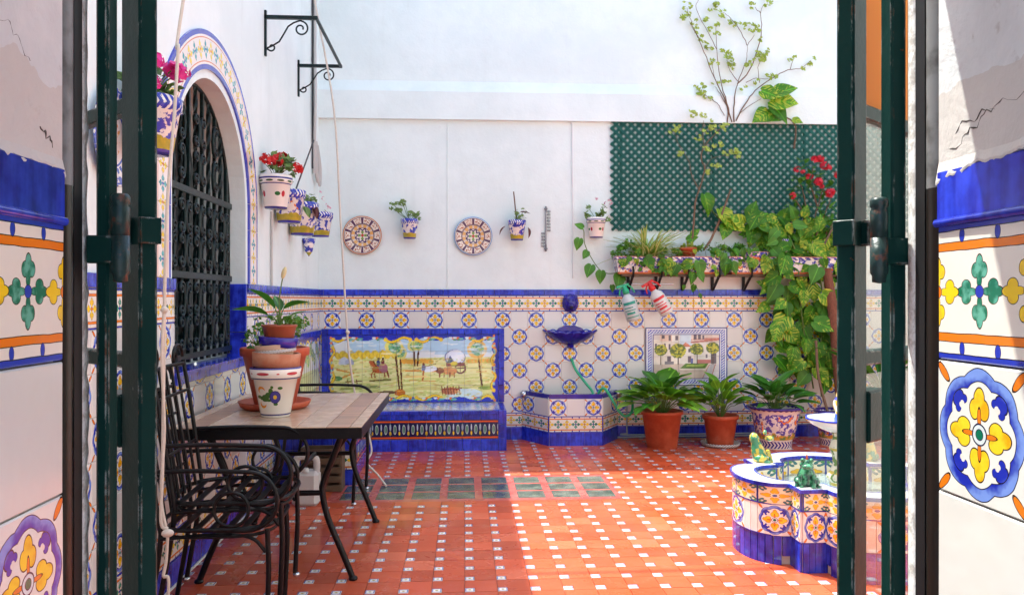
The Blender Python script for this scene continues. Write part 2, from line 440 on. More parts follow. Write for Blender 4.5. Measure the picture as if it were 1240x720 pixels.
def thin_glass(m):
    nt = m.node_tree; g = Gr(nt); tr = g.n('ShaderNodeBsdfTransparent'); tr.inputs[0].default_value = (.80, .82, .78, 1)
    gl = g.n('ShaderNodeBsdfGlossy'); gl.inputs['Roughness'].default_value = .03; gl.inputs[0].default_value = (.9, .92, .9, 1)
    mx = g.n('ShaderNodeMixShader'); mx.inputs[0].default_value = .14; nt.links.new(tr.outputs[0], mx.inputs[1]); nt.links.new(gl.outputs[0], mx.inputs[2]); nt.links.new(mx.outputs[0], nt.nodes['Material Output'].inputs[0])
thin_glass(M_glass)
M_amber = mat('amber_blind', lambda g: g.mix(g.noise(g.geo(), 6, 3), (.60, .24, .03), (.66, .30, .05)), .7, transl=.4)
M_trellis = mat('trellis_green', lambda g: g.mix(g.noise(g.geo(), 20, 3), (.004, .070, .056), (.008, .10, .078)), .6, var=.08, spec=.25)
M_pot = mat('terracotta_pot', lambda g: g.mix(g.ss(g.noise(g.geo(), 9, 6, .7), .56, .75) * .3, g.mix(g.ss(g.noise(g.obj(), 12, 5, .6), .35, .7), (.40, .062, .022), (.50, .10, .042)), (.52, .30, .22)), .55, bump=lambda g: (g.noise(g.obj(), 50, 3), .15, .004))
M_oldpot = mat('old_clay_pot', lambda g: g.mix(g.ss(g.noise(g.obj(), 16, 5, .6), .35, .7), (.44, .15, .075), (.50, .24, .14)), .7)
M_nursery = mat('brown_nursery_pot', (.30, .075, .032), .35)
M_tan = mat('tan_clay', (.52, .33, .22), .7)
M_soil = mat('potting_soil', lambda g: g.mix(g.noise(g.obj(), 60, 4), (.012, .008, .006), (.05, .035, .025)), .95)
def c_ceram(mode):
    def f(g):
        u, v = g.uv(); o = g.obj(); r = g.rnd() * 20
        x, y, z = g.xyz(o); p = g.comb(x + r, y, z)
        n = g.noise(p, 26, 3, .6); n2 = g.noise(p, 17, 2); d, vc = g.voro(p, 20)
        c = srgb(232, 226, 220)
        if mode == 'blue':
            c = g.mix(g.ss(n, .50, .54), c, srgb(56, 70, 176)); c = g.mix(g.ss(n, .66, .70), c, srgb(110, 70, 150))
            c = g.mix(g.ss(n2, .66, .69) * (v < .7) * (v > .2), c, srgb(222, 128, 40))
            gr = (v + (n2 - .5) * .3) < .26; c = g.mix(gr, c, g.mix(n, srgb(90, 120, 40), srgb(222, 186, 60)))
            fe = g.fr(u * 26 + g.abs(v - .86) * 6) < .55; c = g.mix((v > .74) * fe, c, srgb(40, 52, 160))
            return g.mix(v < .06, c, srgb(60, 56, 150))
        if mode == 'white':
            c = g.mix((v > .86) * (v < .91), c, srgb(56, 56, 130)); c = g.mix((v > .71) * (v < .74), c, srgb(56, 56, 130))
            dk = g.ell(g.fr(u * 9), v, .5, .80, .33, .03); c = g.mix(dk < 1, c, srgb(60, 90, 60))
            c = g.mix(g.ell(g.fr(u * 4), v, .5, .42, .09, .09) < 1, c, srgb(180, 50, 70)); c = g.mix(g.ell(g.fr(u * 4 + .28), v, .5, .42, .13, .06) < 1, c, srgb(50, 110, 60))
            return g.mix(v < .05, c, srgb(60, 56, 130))
        if mode == 'trough':
            c = g.mix(g.ss(n, .50, .56), c, srgb(60, 66, 160)); c = g.mix(g.ss(n2, .60, .64) * (v < .55), c, srgb(220, 124, 60))
            c = g.mix(g.ss(d, .1, .25) * -1 + 1, c, srgb(150, 80, 110))
            bb = g.fr(u * 20 + v * 4) < .5; c = g.mix((v > .80) * bb, c, srgb(60, 60, 150)); c = g.mix(v > .95, c, srgb(190, 120, 110))
            return g.mix(v < .12, c, srgb(196, 110, 70))
        if mode == 'big':
            c = g.mix(g.ss(n, .48, .52) * (v < .85) * (v > .26), c, srgb(96, 84, 176)); c = g.mix(g.ss(n2, .62, .65) * (v < .8) * (v > .3), c, srgb(224, 124, 40))
            gr = (v + (n2 - .5) * .3) < .36; c = g.mix(gr, c, g.mix(g.ss(n, .4, .6), srgb(226, 170, 70), srgb(110, 146, 84)))
            c = g.mix(v < .24, c, srgb(230, 228, 224)); he = g.fr(u * 30 + g.abs(v - .12) * 9) < .5
            c = g.mix((v < .20) * (v > .04) * he, c, srgb(60, 56, 150)); rim = g.m('SINE', u * 180) * .012 + .925
            return g.mix((v > rim), c, srgb(62, 44, 130))
        if mode == 'ball':
            c = g.mix(v < .3, c, srgb(60, 90, 180)); c = g.mix((v > .3) * (g.fr(u * 6 + v * 3) < .4), c, srgb(220, 170, 50)); return g.mix((v > .62) * (v < .7), c, srgb(70, 80, 170))
    return f
M_potblue = mat('painted_pot_blue', c_ceram('blue'), .2, coat=.2)
M_potwhite = mat('painted_pot_white', c_ceram('white'), .2, coat=.2)
M_trough = mat('painted_trough', c_ceram('trough'), .25, coat=.2)
M_potbig = mat('painted_pot_large', c_ceram('big'), .2, coat=.2)
M_finial = mat('painted_finial', c_ceram('ball'), .2, coat=.2)
def c_tablepot(g):
    u, v = g.uv(); c = srgb(230, 224, 214); uu = g.fr(u * 1.0 + .0)
    c = g.mix((v > .775) * (v < .80), c, srgb(70, 66, 120)); c = g.mix((v > .97), c, srgb(60, 60, 130))
    for k in (.19, .79, 1.0):
        pass
    ht = g.ell(g.fr(u * 5), v, .5, .885, .22, .032); c = g.mix(ht < 1, c, srgb(176, 60, 70))
    dt = g.ell(g.fr(u * 5 + .5), v, .5, .885, .05, .015); c = g.mix(dt < 1, c, srgb(190, 60, 60))
    x = u - .745
    for cy in (.56, .27):
        c = g.shape(c, g.ell(x, v, -.085, cy, .036, .075), srgb(228, 140, 30)); c = g.shape(c, g.ell(x, v, -.078, cy + (.03 if cy < .4 else -.03), .030, .055), srgb(230, 224, 214))
    for i, (cx, cy, rx, ry) in enumerate([(-.12, .42, .03, .035), (-.085, .40, .03, .04), (-.05, .42, .035, .055), (-.02, .46, .03, .06), (-.055, .36, .03, .03), (-.02, .36, .03, .03), (.0, .54, .018, .06), (.04, .28, .02, .03), (.075, .60, .02, .03), (.01, .62, .012, .03)]):
        c = g.shape(c, g.ell(x, v, cx, cy, rx, ry), srgb(62, 108, 40))
    fl = g.ell(x, v, .035, .42, .042, .115); c = g.shape(c, fl, srgb(70, 60, 150), srgb(40, 34, 90), 1.25); c = g.mix(fl < .14, c, srgb(230, 190, 60))
    return g.mix((v > .045) * (v < .075), c, srgb(70, 66, 120))
M_tablepot = mat('floral_white_pot', c_tablepot, .25, coat=.2)
def c_plate(edge):
    def f(g):
        u, v = g.uv(); x = u * 2 - 1; y = v * 2 - 1; r = g.sqrt(x * x + y * y); th = g.m('ARCTAN2', y, x)
        c = srgb(226, 212, 196); k8 = g.m('COSINE', th * 10); n = g.noise(g.comb(u, v), 26, 3)
        pan = (r > .62) * (r < .90)
        c = g.mix(pan * (k8 < -.72), c, srgb(90, 56, 84)); c = g.mix(pan * g.ss(n, .52, .56) * (k8 > -.2), c, srgb(168, 88, 60))
        c = g.mix((r > .40) * (r < .56), c, srgb(222, 168, 96)); c = g.mix((r > .40) * (r < .56) * (g.m('COSINE', th * 12) > .5), c, srgb(214, 196, 180))
        st = r + g.m('COSINE', th * 8) * .06; c = g.mix((st > .26) * (st < .36), c, srgb(84, 60, 100))
        c = g.mix((r < .22) * (g.m('COSINE', th * 4) > 0), c, srgb(120, 150, 70)); c = g.mix(r < .07, c, srgb(190, 60, 50))
        for q in (.38, .575, .61, .91): c = g.mix(g.abs(r - q) < .014, c, srgb(80, 54, 84))
        return g.mix(r > .95, c, edge)
    return f
M_plateA = mat('plate_ochre', c_plate(srgb(190, 112, 62)), .22, coat=.2)
M_plateB = mat('plate_blue_edge', c_plate(srgb(110, 150, 196)), .22, coat=.2)
def c_plate2(g):
    u, v = g.uv(); x = u * 2 - 1; y = v * 2 - 1; r = g.sqrt(x * x + y * y); th = g.m('ARCTAN2', y, x)
    c = srgb(228, 224, 222); n = g.noise(g.comb(u, v), 18, 3)
    c = g.mix((r > .62) * g.ss(n + g.m('COSINE', th * 24) * .1, .48, .52), c, srgb(90, 108, 186))
    for q in (.58, .93): c = g.mix(g.abs(r - q) < .02, c, srgb(80, 96, 180))
    return g.mix((r < .4) * g.ss(n, .55, .6), c, srgb(220, 150, 90))
M_plateC = mat('plate_blue_white', c_plate2, .22, coat=.2)
M_saucerpat = mat('patterned_saucer', lambda g: (lambda u, v: g.mix(g.fr(u * 40 + v * 3) < .5, srgb(228, 222, 216), srgb(70, 60, 70)))(*g.uv()), .3)
def leafcol(a, b, vs_=None):
    def f(g):
        u, v = g.uv(); r = g.rnd(); o = g.obj()
        c = g.mix(r, a, b)
        mid = g.abs(u - .5); c = g.mix((mid < .025) * .5, c, tuple(min(1, q * 2.2) for q in b))
        c = g.mix(g.ss(g.noise(g.geo(), 14, 2), .35, .7) * .35, c, tuple(q * .55 for q in a))
        if vs_:
            vein = g.noise(g.comb(g.abs(u - .5) * 3.5 + r * 30, (v - g.abs(u - .5) * .9) * 13, r * 11), 1.0, 3, .6)
            c = g.mix(g.ss(vein + (r - .5) * .16, .545, .63), c, vs_)
        return c
    return f
M_pothos = mat('variegated_leaf', leafcol((.045, .19, .010), (.12, .35, .02), (.56, .60, .06)), .40, transl=.36, spec=.35)
M_pothosd = mat('plain_green_leaf', leafcol((.05, .18, .02), (.11, .30, .035)), .40, transl=.36, spec=.35)
M_lily = mat('dark_glossy_leaf', leafcol((.022, .12, .012), (.06, .23, .022)), .36, transl=.26, spec=.4)
M_lilyb = mat('bright_leaf', leafcol((.07, .23, .012), (.20, .42, .035)), .38, transl=.34, spec=.35)
M_lime = mat('lime_leaf', leafcol((.32, .40, .04), (.48, .54, .09)), .4, transl=.3)
M_ger = mat('geranium_leaf', leafcol((.07, .15, .03), (.20, .28, .06)), .55, transl=.2)
M_spider = mat('spider_leaf', lambda g: (lambda u, v: g.mix(g.abs(u - .5) > .22, srgb(216, 222, 150), srgb(120, 160, 50)))(*g.uv()), .4, transl=.25)
M_parsley = mat('parsley_leaf', leafcol((.08, .22, .02), (.17, .36, .05)), .5, transl=.25)
M_twig = mat('twig_bark', lambda g: g.mix(g.noise(g.obj(), 40, 3), (.11, .055, .03), (.22, .13, .08)), .8)
M_greenstem = mat('green_stem', (.10, .17, .03), .5)
M_redfl = mat('red_petals', (.62, .012, .012), .5, transl=.2)
M_hib = mat('crimson_petals', (.60, .02, .045), .5, transl=.2)
M_pink = mat('pink_petals', (.72, .03, .28), .5, transl=.2)
M_palepink = mat('pale_pink_petals', (.70, .35, .42), .5, transl=.2)
M_spathe = mat('cream_spathe', (.72, .62, .34), .5, transl=.2)
M_dry = mat('dry_leaf', (.10, .025, .02), .7)
M_stone = mat('travertine_top', lambda g: g.mix(g.ss(g.noise(g.geo(), 13, 6, .65), .35, .7), (.43, .29, .185), (.56, .41, .28)), .22, var=.05)
M_strip = mat('mosaic_strip', lambda g: g.mix(g.noise(g.obj(), 30, 3), (.30, .16, .10), (.40, .25, .165)), .3, var=.22)
M_rope = mat('cotton_rope', lambda g: g.mix(g.noise(g.geo(), 60, 3), (.55, .48, .40), (.70, .64, .56)), .9, bump=lambda g: (g.fr(g.xyz(g.geo())[2] * 55), .6, .003))
M_cable = mat('grey_cable', (.50, .48, .45), .7)
M_dkcable = mat('dark_cable', (.05, .05, .055), .6)
M_conduit = mat('painted_conduit', (.74, .74, .74), .6)
M_hose = mat('green_hose', (.03, .40, .19), .35)
M_steel = mat('steel', (.55, .55, .56), .25, metal=1)
M_pipe = mat('grey_pipe', (.30, .36, .40), .4)
M_wood = mat('brown_wood', lambda g: g.mix(g.noise(g.obj(), 14, 4), (.07, .04, .022), (.16, .10, .055)), .6)
M_dwood = mat('dark_window_wood', (.022, .014, .010), .4)
M_dglass = mat('dark_glass', (.012, .015, .018), .06)
M_orangerefl = mat('reflection_orange', (.42, .15, .04), .8)  # orange of the painted window reflections
M_plasticw = mat('white_plastic', (.72, .72, .68), .4, transl=.15)
M_bottle = mat('milky_plastic', (.62, .66, .66), .35, transl=.2)
M_tealplastic = mat('green_plastic', (.02, .36, .17), .35)
M_redplastic = mat('red_plastic', (.58, .02, .02), .35)
M_tealink = mat('green_label_ink', (.02, .28, .20), .5)
M_redink = mat('red_label_ink', (.60, .03, .04), .5)
M_frog = mat('green_frog_glaze', lambda g: g.mix(g.ss(g.noise(g.obj(), 55, 3), .42, .62), (.008, .055, .035), (.06, .26, .13)), .12, coat=.4)
M_frogy = mat('yellow_frog_glaze', lambda g: g.mix(g.ss(g.noise(g.obj(), 32, 2), .46, .54), (.56, .44, .06), (.05, .24, .12)), .15, coat=.4)
M_rimw = mat('white_rim_glaze', lambda g: g.mix(g.noise(g.geo(), 12, 3), srgb(222, 220, 216), srgb(206, 208, 210)), .18, coat=.3)
M_water = mat('still_water', (.55, .72, .74), .03, trans=.75, ior=1.33, bump=lambda g: (g.noise(g.geo(), 16, 2), .12, .01))
M_thermo = mat('thermometer_grey', (.16, .17, .18), .5)
M_thglass = mat('thermometer_tube', (.5, .52, .52), .2)
M_paint = mat('hand_painted_glaze', lambda g: (lambda t: S_(g, t.outputs['Color']))((lambda t: (setattr(t, 'attribute_name', 'Col'), t)[1])(g.n('ShaderNodeAttribute'))), .2, coat=.25)
# ------------------------------------------------------------------ tiles
T = 0.16; XL, YB, HW = -1.36, 7.67, 5.0
_tc = {}
def tile_mesh(w_, h, m, th=.012, ch=.0018, gap=.0022):
    k = (round(w_, 4), round(h, 4), m.name, th)
    if k in _tc: return _tc[k]
    b = MB(); x, y = w_ / 2 - gap / 2, h / 2 - gap / 2
    def rect(a, c, z): return [(-a, -c, z), (a, -c, z), (a, c, z), (-a, c, z)]
    vs_ = rect(x, y, 0) + rect(x, y, th - ch) + rect(x - ch, y - ch, th)
    fs = [(8, 9, 10, 11)]
    for i in range(4):
        j = (i + 1) % 4; fs += [(i, j, 4 + j, 4 + i), (4 + i, 4 + j, 8 + j, 8 + i)]
    uvs = [[((vs_[q][0] + x) / (2 * x), (vs_[q][1] + y) / (2 * y)) for q in f] for f in fs]
    b.add(vs_, fs, False, uvs); _tc[k] = b.mesh('tile', m); return _tc[k]
def frame(u, v, n, o): 
    m = Matrix((Vector(u), Vector(v), Vector(n))).transposed().to_4x4(); m.translation = Vector(o); return m
class Face:
    def __init__(s, o, u, n, parent): s.o = Vector(o); s.u = Vector(u); s.n = Vector(n); s.v = Vector((0, 0, 1)); s.p = parent
    def tile(s, name, cu, cv, w_, h, m, lift=0.0, th=.012, v=None):
        j = random.uniform(0, .0012)
        tl = Matrix.Rotation(random.gauss(0, .006), 4, s.u) @ Matrix.Rotation(random.gauss(0, .006), 4, s.v); f_ = frame(s.u, s.v, s.n, (0, 0, 0)); f_ = tl @ f_; f_.translation = s.o + s.u * cu + s.v * cv + s.n * (lift + j)
        return link(name, tile_mesh(w_, h, m, th), s.p, mtx=f_)
def wall_box(name, boxes, m, label):
    b = MB()
    for (x0, x1, y0, y1, z0, z1) in boxes: b.box(((x0 + x1) / 2, (y0 + y1) / 2, (z0 + z1) / 2), (x1 - x0, y1 - y0, z1 - z0))
    o = b.build(name, m); tag(o, label, 'wall'); return o

# ------------------------------------------------------------------ walls of the patio
W_back = MB()
W_back.box((1.72, YB + .15, HW / 2), (6.76, .30, HW))
# the thicker band across the wall with a sloped top
W_back.add([(XL, YB + .001, 3.03), (5.1, YB + .001, 3.03), (5.1, YB - .05, 3.03), (XL, YB - .05, 3.03),
            (XL, YB + .001, 3.40), (5.1, YB + .001, 3.40), (5.1, YB - .05, 3.29), (XL, YB - .05, 3.29)],
           [(0, 3, 2, 1), (3, 7, 6, 2), (7, 4, 5, 6)], False)
W_back = W_back.build('plaster_wall', M_plaster); tag(W_back, 'tall white plaster wall with the green trellis and tiled dado', 'wall')
AY, AW, ZS, ZP = 4.485, .635, .98, 1.88      # arched opening: centre, half width, sill, spring line
b = MB()
def yb(y0, y1, z0, z1): b.box((XL - .15, (y0 + y1) / 2, (z0 + z1) / 2), (.30, y1 - y0, z1 - z0))
yb(1.08, AY - AW, 0, HW); yb(AY + AW, YB, 0, HW); yb(AY - AW, AY + AW, 0, ZS)
NA = 28; arc = [(AY - AW * math.cos(math.pi * i / NA), ZP + AW * math.sin(math.pi * i / NA)) for i in range(NA + 1)]
for i in range(NA):
    (y0, z0), (y1, z1) = arc[i], arc[i + 1]
    vs_ = [(x, y, z) for x in (XL, XL - .30) for (y, z) in ((y0, z0), (y1, z1), (y1, HW), (y0, HW))]
    b.add(vs_, [(0, 1, 2, 3), (7, 6, 5, 4), (0, 4, 5, 1), (2, 6, 7, 3)], False)
W_left = b.build('plaster_wall', M_plaster); tag(W_left, 'white plaster wall with the arched window and hanging flower pots', 'wall')
W_right = wall_box('plaster_wall', [(4.80, 5.10, 1.08, YB, 0, HW)], M_plaster, 'white plaster wall beyond the palm at the end of the trellis')
W_house = wall_box('house_wall', [(.6005, 5.10, -.4, 1.06, 0, HW), (-1.66, -.4975, -.4, 1.06, 0, HW), (-.4975, .6005, .70, 1.06, 2.06, HW), (-.4975, .6005, -.4, .70, 2.70, HW)],
                   M_plaster, 'white house wall around the gated doorway')
# floor
flo = MB(); flo.add([(-12, -12, -.02), (14, -12, -.02), (14, 18, -.02), (-12, 18, -.02)], [(0, 1, 2, 3)], False)
g_ = flo.build('ground', M_concrete); g_['kind'] = 'structure'
flo = MB(); flo.box((1.72, 4.38, -.009), (6.16, 6.58, .018)); floor = flo.build('patio_floor', M_rgrout); floor['kind'] = 'structure'
PIT, INS = .151, .047
ph = atZ(688.3, 712.8, 0)
fx0 = ph.x - round((ph.x - XL) / PIT + 1) * PIT - INS / 2; fy0 = ph.y - round((ph.y - 1.08) / PIT + 1) * PIT - INS / 2
GX0, GX1, GY0, GY1 = -.885, 1.045, 5.37, 6.05       # glass paver panel
g2 = .0014
poly = [(INS + g2, g2), (PIT - g2, g2), (PIT - g2, PIT - g2), (g2, PIT - g2), (g2, INS + g2), (INS + g2, INS + g2)]
tb = MB(); tb.prism(poly, 0, .006); ft_mesh = tb.mesh('floor_tile', M_terra)
in_mesh = tile_mesh(INS, INS, M_inset, th=.0075, ch=.001, gap=.003)
cells = []
for i in range(60):
    for j in range(60):
        x, y = fx0 + i * PIT, fy0 + j * PIT
        if x < XL - .02 or x + PIT > 4.81 or y < 1.08 or y > YB - .02: continue
        inP = x + PIT > GX0 and x < GX1 and y + PIT > GY0 and y < GY1
        inB = (x + PIT < -.80 and y > 5.86) or (x + PIT < .36 and y > 7.13)
        inF = abs(x + .07 - 2.01) < .38 and abs(y + .07 - 4.20) < .38
        if inP or inB or inF: continue
        d = ray(0, 0); c = Vector((x + .075, y + .075, 0))
        fw = c.x * math.sin(YAW) + c.y * math.cos(YAW); sx = c.x * math.cos(YAW) - c.y * math.sin(YAW)
        pxl = 620 + FOC * sx / fw; pyl = HOR + FOC * EYE / fw
        vis = 200 < pxl < 1070 and pyl < 735
        cells.append((0 if vis else 1, fw, x, y))
cells.sort()
rest = MB(); rest2 = MB()
for k, (nv, fw, x, y) in enumerate(cells):
    if k < 300 and not nv:
        link('floor_tile', ft_mesh, floor, loc=(x, y, random.uniform(0, .001)))
        link('inset_tile', in_mesh, floor, loc=(x + INS / 2, y + INS / 2, 0))
    else:
        z = random.uniform(0, .001)
        rest.add([(x + p[0], y + p[1], z) for p in poly] + [(x + p[0], y + p[1], z + .006) for p in poly],
                 [(6, 7, 8, 9, 10, 11)] + [(q, (q + 1) % 6, 6 + (q + 1) % 6, 6 + q) for q in range(6)], False)
        a = INS / 2 - .0018; cx, cy = x + INS / 2, y + INS / 2
        vs_ = [(cx + sx * a, cy + sy * a, zz) for zz in (0, .0075) for sx, sy in ((-1, -1), (1, -1), (1, 1), (-1, 1))]
        fs = [(4, 5, 6, 7)] + [(q, (q + 1) % 4, 4 + (q + 1) % 4, 4 + q) for q in range(4)]
        rest2.add(vs_, fs, False, [[(0, 0), (1, 0), (1, 1), (0, 1)]] * 5)
o = rest.build('floor_tiles_beyond', M_terra_s, floor); o['kind'] = 'stuff'
o = rest2.build('inset_tiles_beyond', M_inset, floor); o['kind'] = 'stuff'
# glass paver panel
sk = MB(); sk.box(((GX0 + GX1) / 2 + .0, (GY0 + GY1) / 2, .002), (GX1 - GX0 + .18, GY1 - GY0 + .12, .005)); sk.build('paver_frame', M_redpaint, floor)
gb = MB(); gb.box((0, 0, 0), (.186, .178, .012), ch=.003); gbm = gb.mesh('glass_block', M_glassblock)
for i in range(8):
    for j in range(3):
        link('glass_block', gbm, floor, loc=(GX0 + .06 + .09 + i * .2385, GY0 + .02 + .10 + j * .22, .002))

# ------------------------------------------------------------------ dado on the back wall
z_base, z_b1, z_row, z_b2, z_top = .12, .26, .26 + 6 * T, .26 + 6 * T + .155, 1.43
FB = Face((0, YB, 0), (1, 0, 0), (0, -1, 0), W_back)
gr = MB(); gr.box((1.72, YB - .004, z_top / 2), (6.16, .008, z_top - .01)); gr.build('grout_bed', M_grout, W_back)
xf = atY(444.3, 386, YB).x
n0 = math.floor((XL - xf) / T) ; mural = (-1.335, .385, .36, 1.058); plaza = (1.737, 2.537, .51, 1.067)
def inside(x, z, r, e=.03): return r[0] - e < x - T / 2 and x + T / 2 < r[1] + e and r[2] - e < z - T / 2 and z + T / 2 < r[3] + e
for c in range(n0, n0 + 42):
    x = xf + c * T
    if x + T / 2 < XL or x - T / 2 > 4.25: continue
    w_ = T
    if x - T / 2 < XL: w_ = x + T / 2 - XL; xc = XL + w_ / 2
    else: xc = x
    if w_ < .02: continue
    for k in range(6):
        z = z_row - T * (k + .5)
        if inside(x, z, mural) or inside(x, z, plaza) or (x < .30 and z < .36): continue
        fl = (c + k) % 2 == 0
        FB.tile('flower_tile' if fl else 'plain_tile', xc, z, w_, T, M_flower if fl else M_white)
    FB.tile('border_tile', xc, z_row + .0775, w_, .155, M_border)
    if x > .30:
        FB.tile('border_tile', xc, (z_base + z_b1) / 2, w_, z_b1 - z_base, M_border)
        FB.tile('skirting_tile', xc, z_base / 2, w_, z_base, M_blue, lift=.004)
    FB.tile('trim_tile', xc, (z_b2 + z_top) / 2, w_, z_top - z_b2, M_blue, lift=.004, th=.016)
# a few more plain courses towards the far end, hidden from here
pl = MB(); pl.box((4.52, YB - .006, z_top / 2), (.56, .012, z_top)); pl.build('dado_end', M_white, W_back)

# ------------------------------------------------------------------ dado on the window wall
FL = Face((XL, 0, 0), (0, 1, 0), (1, 0, 0), W_left)
gr = MB()
for (y0, y1, z1) in ((1.08, AY - AW, z_top), (AY - AW, AY + AW, ZS), (AY + AW, YB - .02, z_top)):
    gr.box((XL + .004, (y0 + y1) / 2, z1 / 2), (.008, y1 - y0, z1 - .012))
gr.build('grout_bed', M_grout, W_left)
lmural = (5.95, 7.62, .36, 1.058)
for c in range(48):
    y = YB - .02 - T * (c + .5)
    if y < 2.75: break
    nearw = AY - AW < y + T / 2 and y - T / 2 < AY + AW
    y0, y1 = y - T / 2, y + T / 2
    segs = [(y0, y1)]
    if nearw:
        segs = []
        if y0 < AY - AW: segs.append((y0, AY - AW))
        if y1 > AY + AW: segs.append((AY + AW, y1))
    for k in range(6):
        z = z_row - T * (k + .5); fl = (c + k) % 2 == 0
        if y0 > lmural[0] - .05 and z < 1.06: continue
        if y > 5.9 and z < .36: continue
        if nearw and z + T / 2 > ZS + .01:
            ss = [(q, z, T) for q in segs]
            if z - T / 2 < ZS - .04: 
                h = ZS - .03 - (z - T / 2); ss = [(q, z, T) for q in segs]
                FL.tile('flower_tile' if fl else 'plain_tile', y, z - T / 2 + h / 2, T, h, M_flower if fl else M_white)
        else: ss = [((y0, y1), z, T)]
        for (q0, q1), zz, h in ss:
            if q1 - q0 > .015: FL.tile('flower_tile' if fl else 'plain_tile', (q0 + q1) / 2, zz, q1 - q0, h, M_flower if fl else M_white)
    for (q0, q1) in segs:
        if q1 - q0 > .015:
            FL.tile('border_tile', (q0 + q1) / 2, z_row + .0775, q1 - q0, .155, M_border)
            FL.tile('trim_tile', (q0 + q1) / 2, (z_b2 + z_top) / 2, q1 - q0, z_top - z_b2, M_blue, lift=.004, th=.016)
    if y < 5.86:
        FL.tile('border_tile', y, (z_base + z_b1) / 2, T, z_b1 - z_base, M_border)
        FL.tile('skirting_tile', y, z_base / 2, T, z_base, M_blue, lift=.004)
sk = MB(); sk.tube([(XL + .02, 1.1, .003), (XL + .02, 5.84, .003)], .010, 6); sk.build('white_grout_line', M_limeedge, W_left)
# sill and jamb tiles in cobalt
for i in range(8):
    wd = 2 * AW / 8; y = AY - AW + wd * (i + .5)
    link('sill_tile', tile_mesh(wd, .15, M_blue, .018), W_left, mtx=frame((0, 1, 0), (-1, 0, 0), (0, 0, 1), (XL - .045, y, ZS - .012 + random.uniform(0, .002))))
    link('sill_tile', tile_mesh(wd, .055, M_blue, .022), W_left, mtx=frame((0, 1, 0), (0, 0, 1), (1, 0, 0), (XL + .004, y, ZS - .024)))
for s in (-1, 1):
    for k in range(3):
        h = (z_top - ZS) / 3; z = ZS + h * (k + .5)
        yj = AY + s * AW
        link('jamb_tile', tile_mesh(.12, h, M_blue, .010), W_left, mtx=frame((s, 0, 0), (0, 0, 1), (0, -s, 0), (XL - .052, yj, z)))
# tiled surround of the arch
BW = .20
def arch_pt(t, r):   # t runs along the surround
    L1 = ZP - z_top
    if t < L1: return (AY - r, z_top + t)
    t2 = t - L1; La = math.pi * (AW + BW / 2)
    if t2 < La:
        a = math.pi * t2 / La; return (AY - r * math.cos(a), ZP + r * math.sin(a))
    return (AY + r, ZP - (t2 - La))
Ltot = 2 * (ZP - z_top) + math.pi * (AW + BW / 2); NT = round(Ltot / .17)
for k in range(NT):
    bm = MB(); t0 = Ltot * k / NT + .001; t1 = Ltot * (k + 1) / NT - .001; vs_ = []; fs = []; uv = []; n = 4
    for i in range(n + 1):
        t = t0 + (t1 - t0) * i / n
        for (r, x) in ((AW + .045, XL), (AW + .045, XL + .012), (AW + .045 + BW, XL + .012), (AW + .045 + BW, XL)):
            yy, zz = arch_pt(t, r); vs_.append((x, yy, zz))
    for i in range(n):
        for q in range(3):
            f = (i * 4 + q, i * 4 + q + 1, (i + 1) * 4 + q + 1, (i + 1) * 4 + q); fs.append(f[::-1])
            U = (0, 0, 1, 1); uv.append([(U[f[z_] % 4] , (f[z_] // 4) / n) for z_ in (3, 2, 1, 0)])
    fs += [(0, 1, 2, 3), tuple(n * 4 + q for q in (3, 2, 1, 0))]; uv += [[(0, 0), (0, 0), (1, 0), (1, 0)], [(1, 1), (1, 1), (0, 1), (0, 1)]]
    bm.add(vs_, fs, False, uv); bm.build('arch_tile', M_arch, W_left)
# conduits and small fixings on the back wall
cdt = MB(); p0 = atY(693, 149, YB - .012); p1 = atY(694, 337, YB - .012); cdt.tube([p0, p1], .006, 8); cdt.tube([atY(690, 149, YB - .012), p0], .006, 8)
cdt.build('conduit', M_conduit, W_back)
cdt = MB(); cdt.tube([atY(542, 150, YB - .004), atY(542, 348, YB - .004)], .0046, 6); cdt.build('wall_seam', M_plaster, W_back)

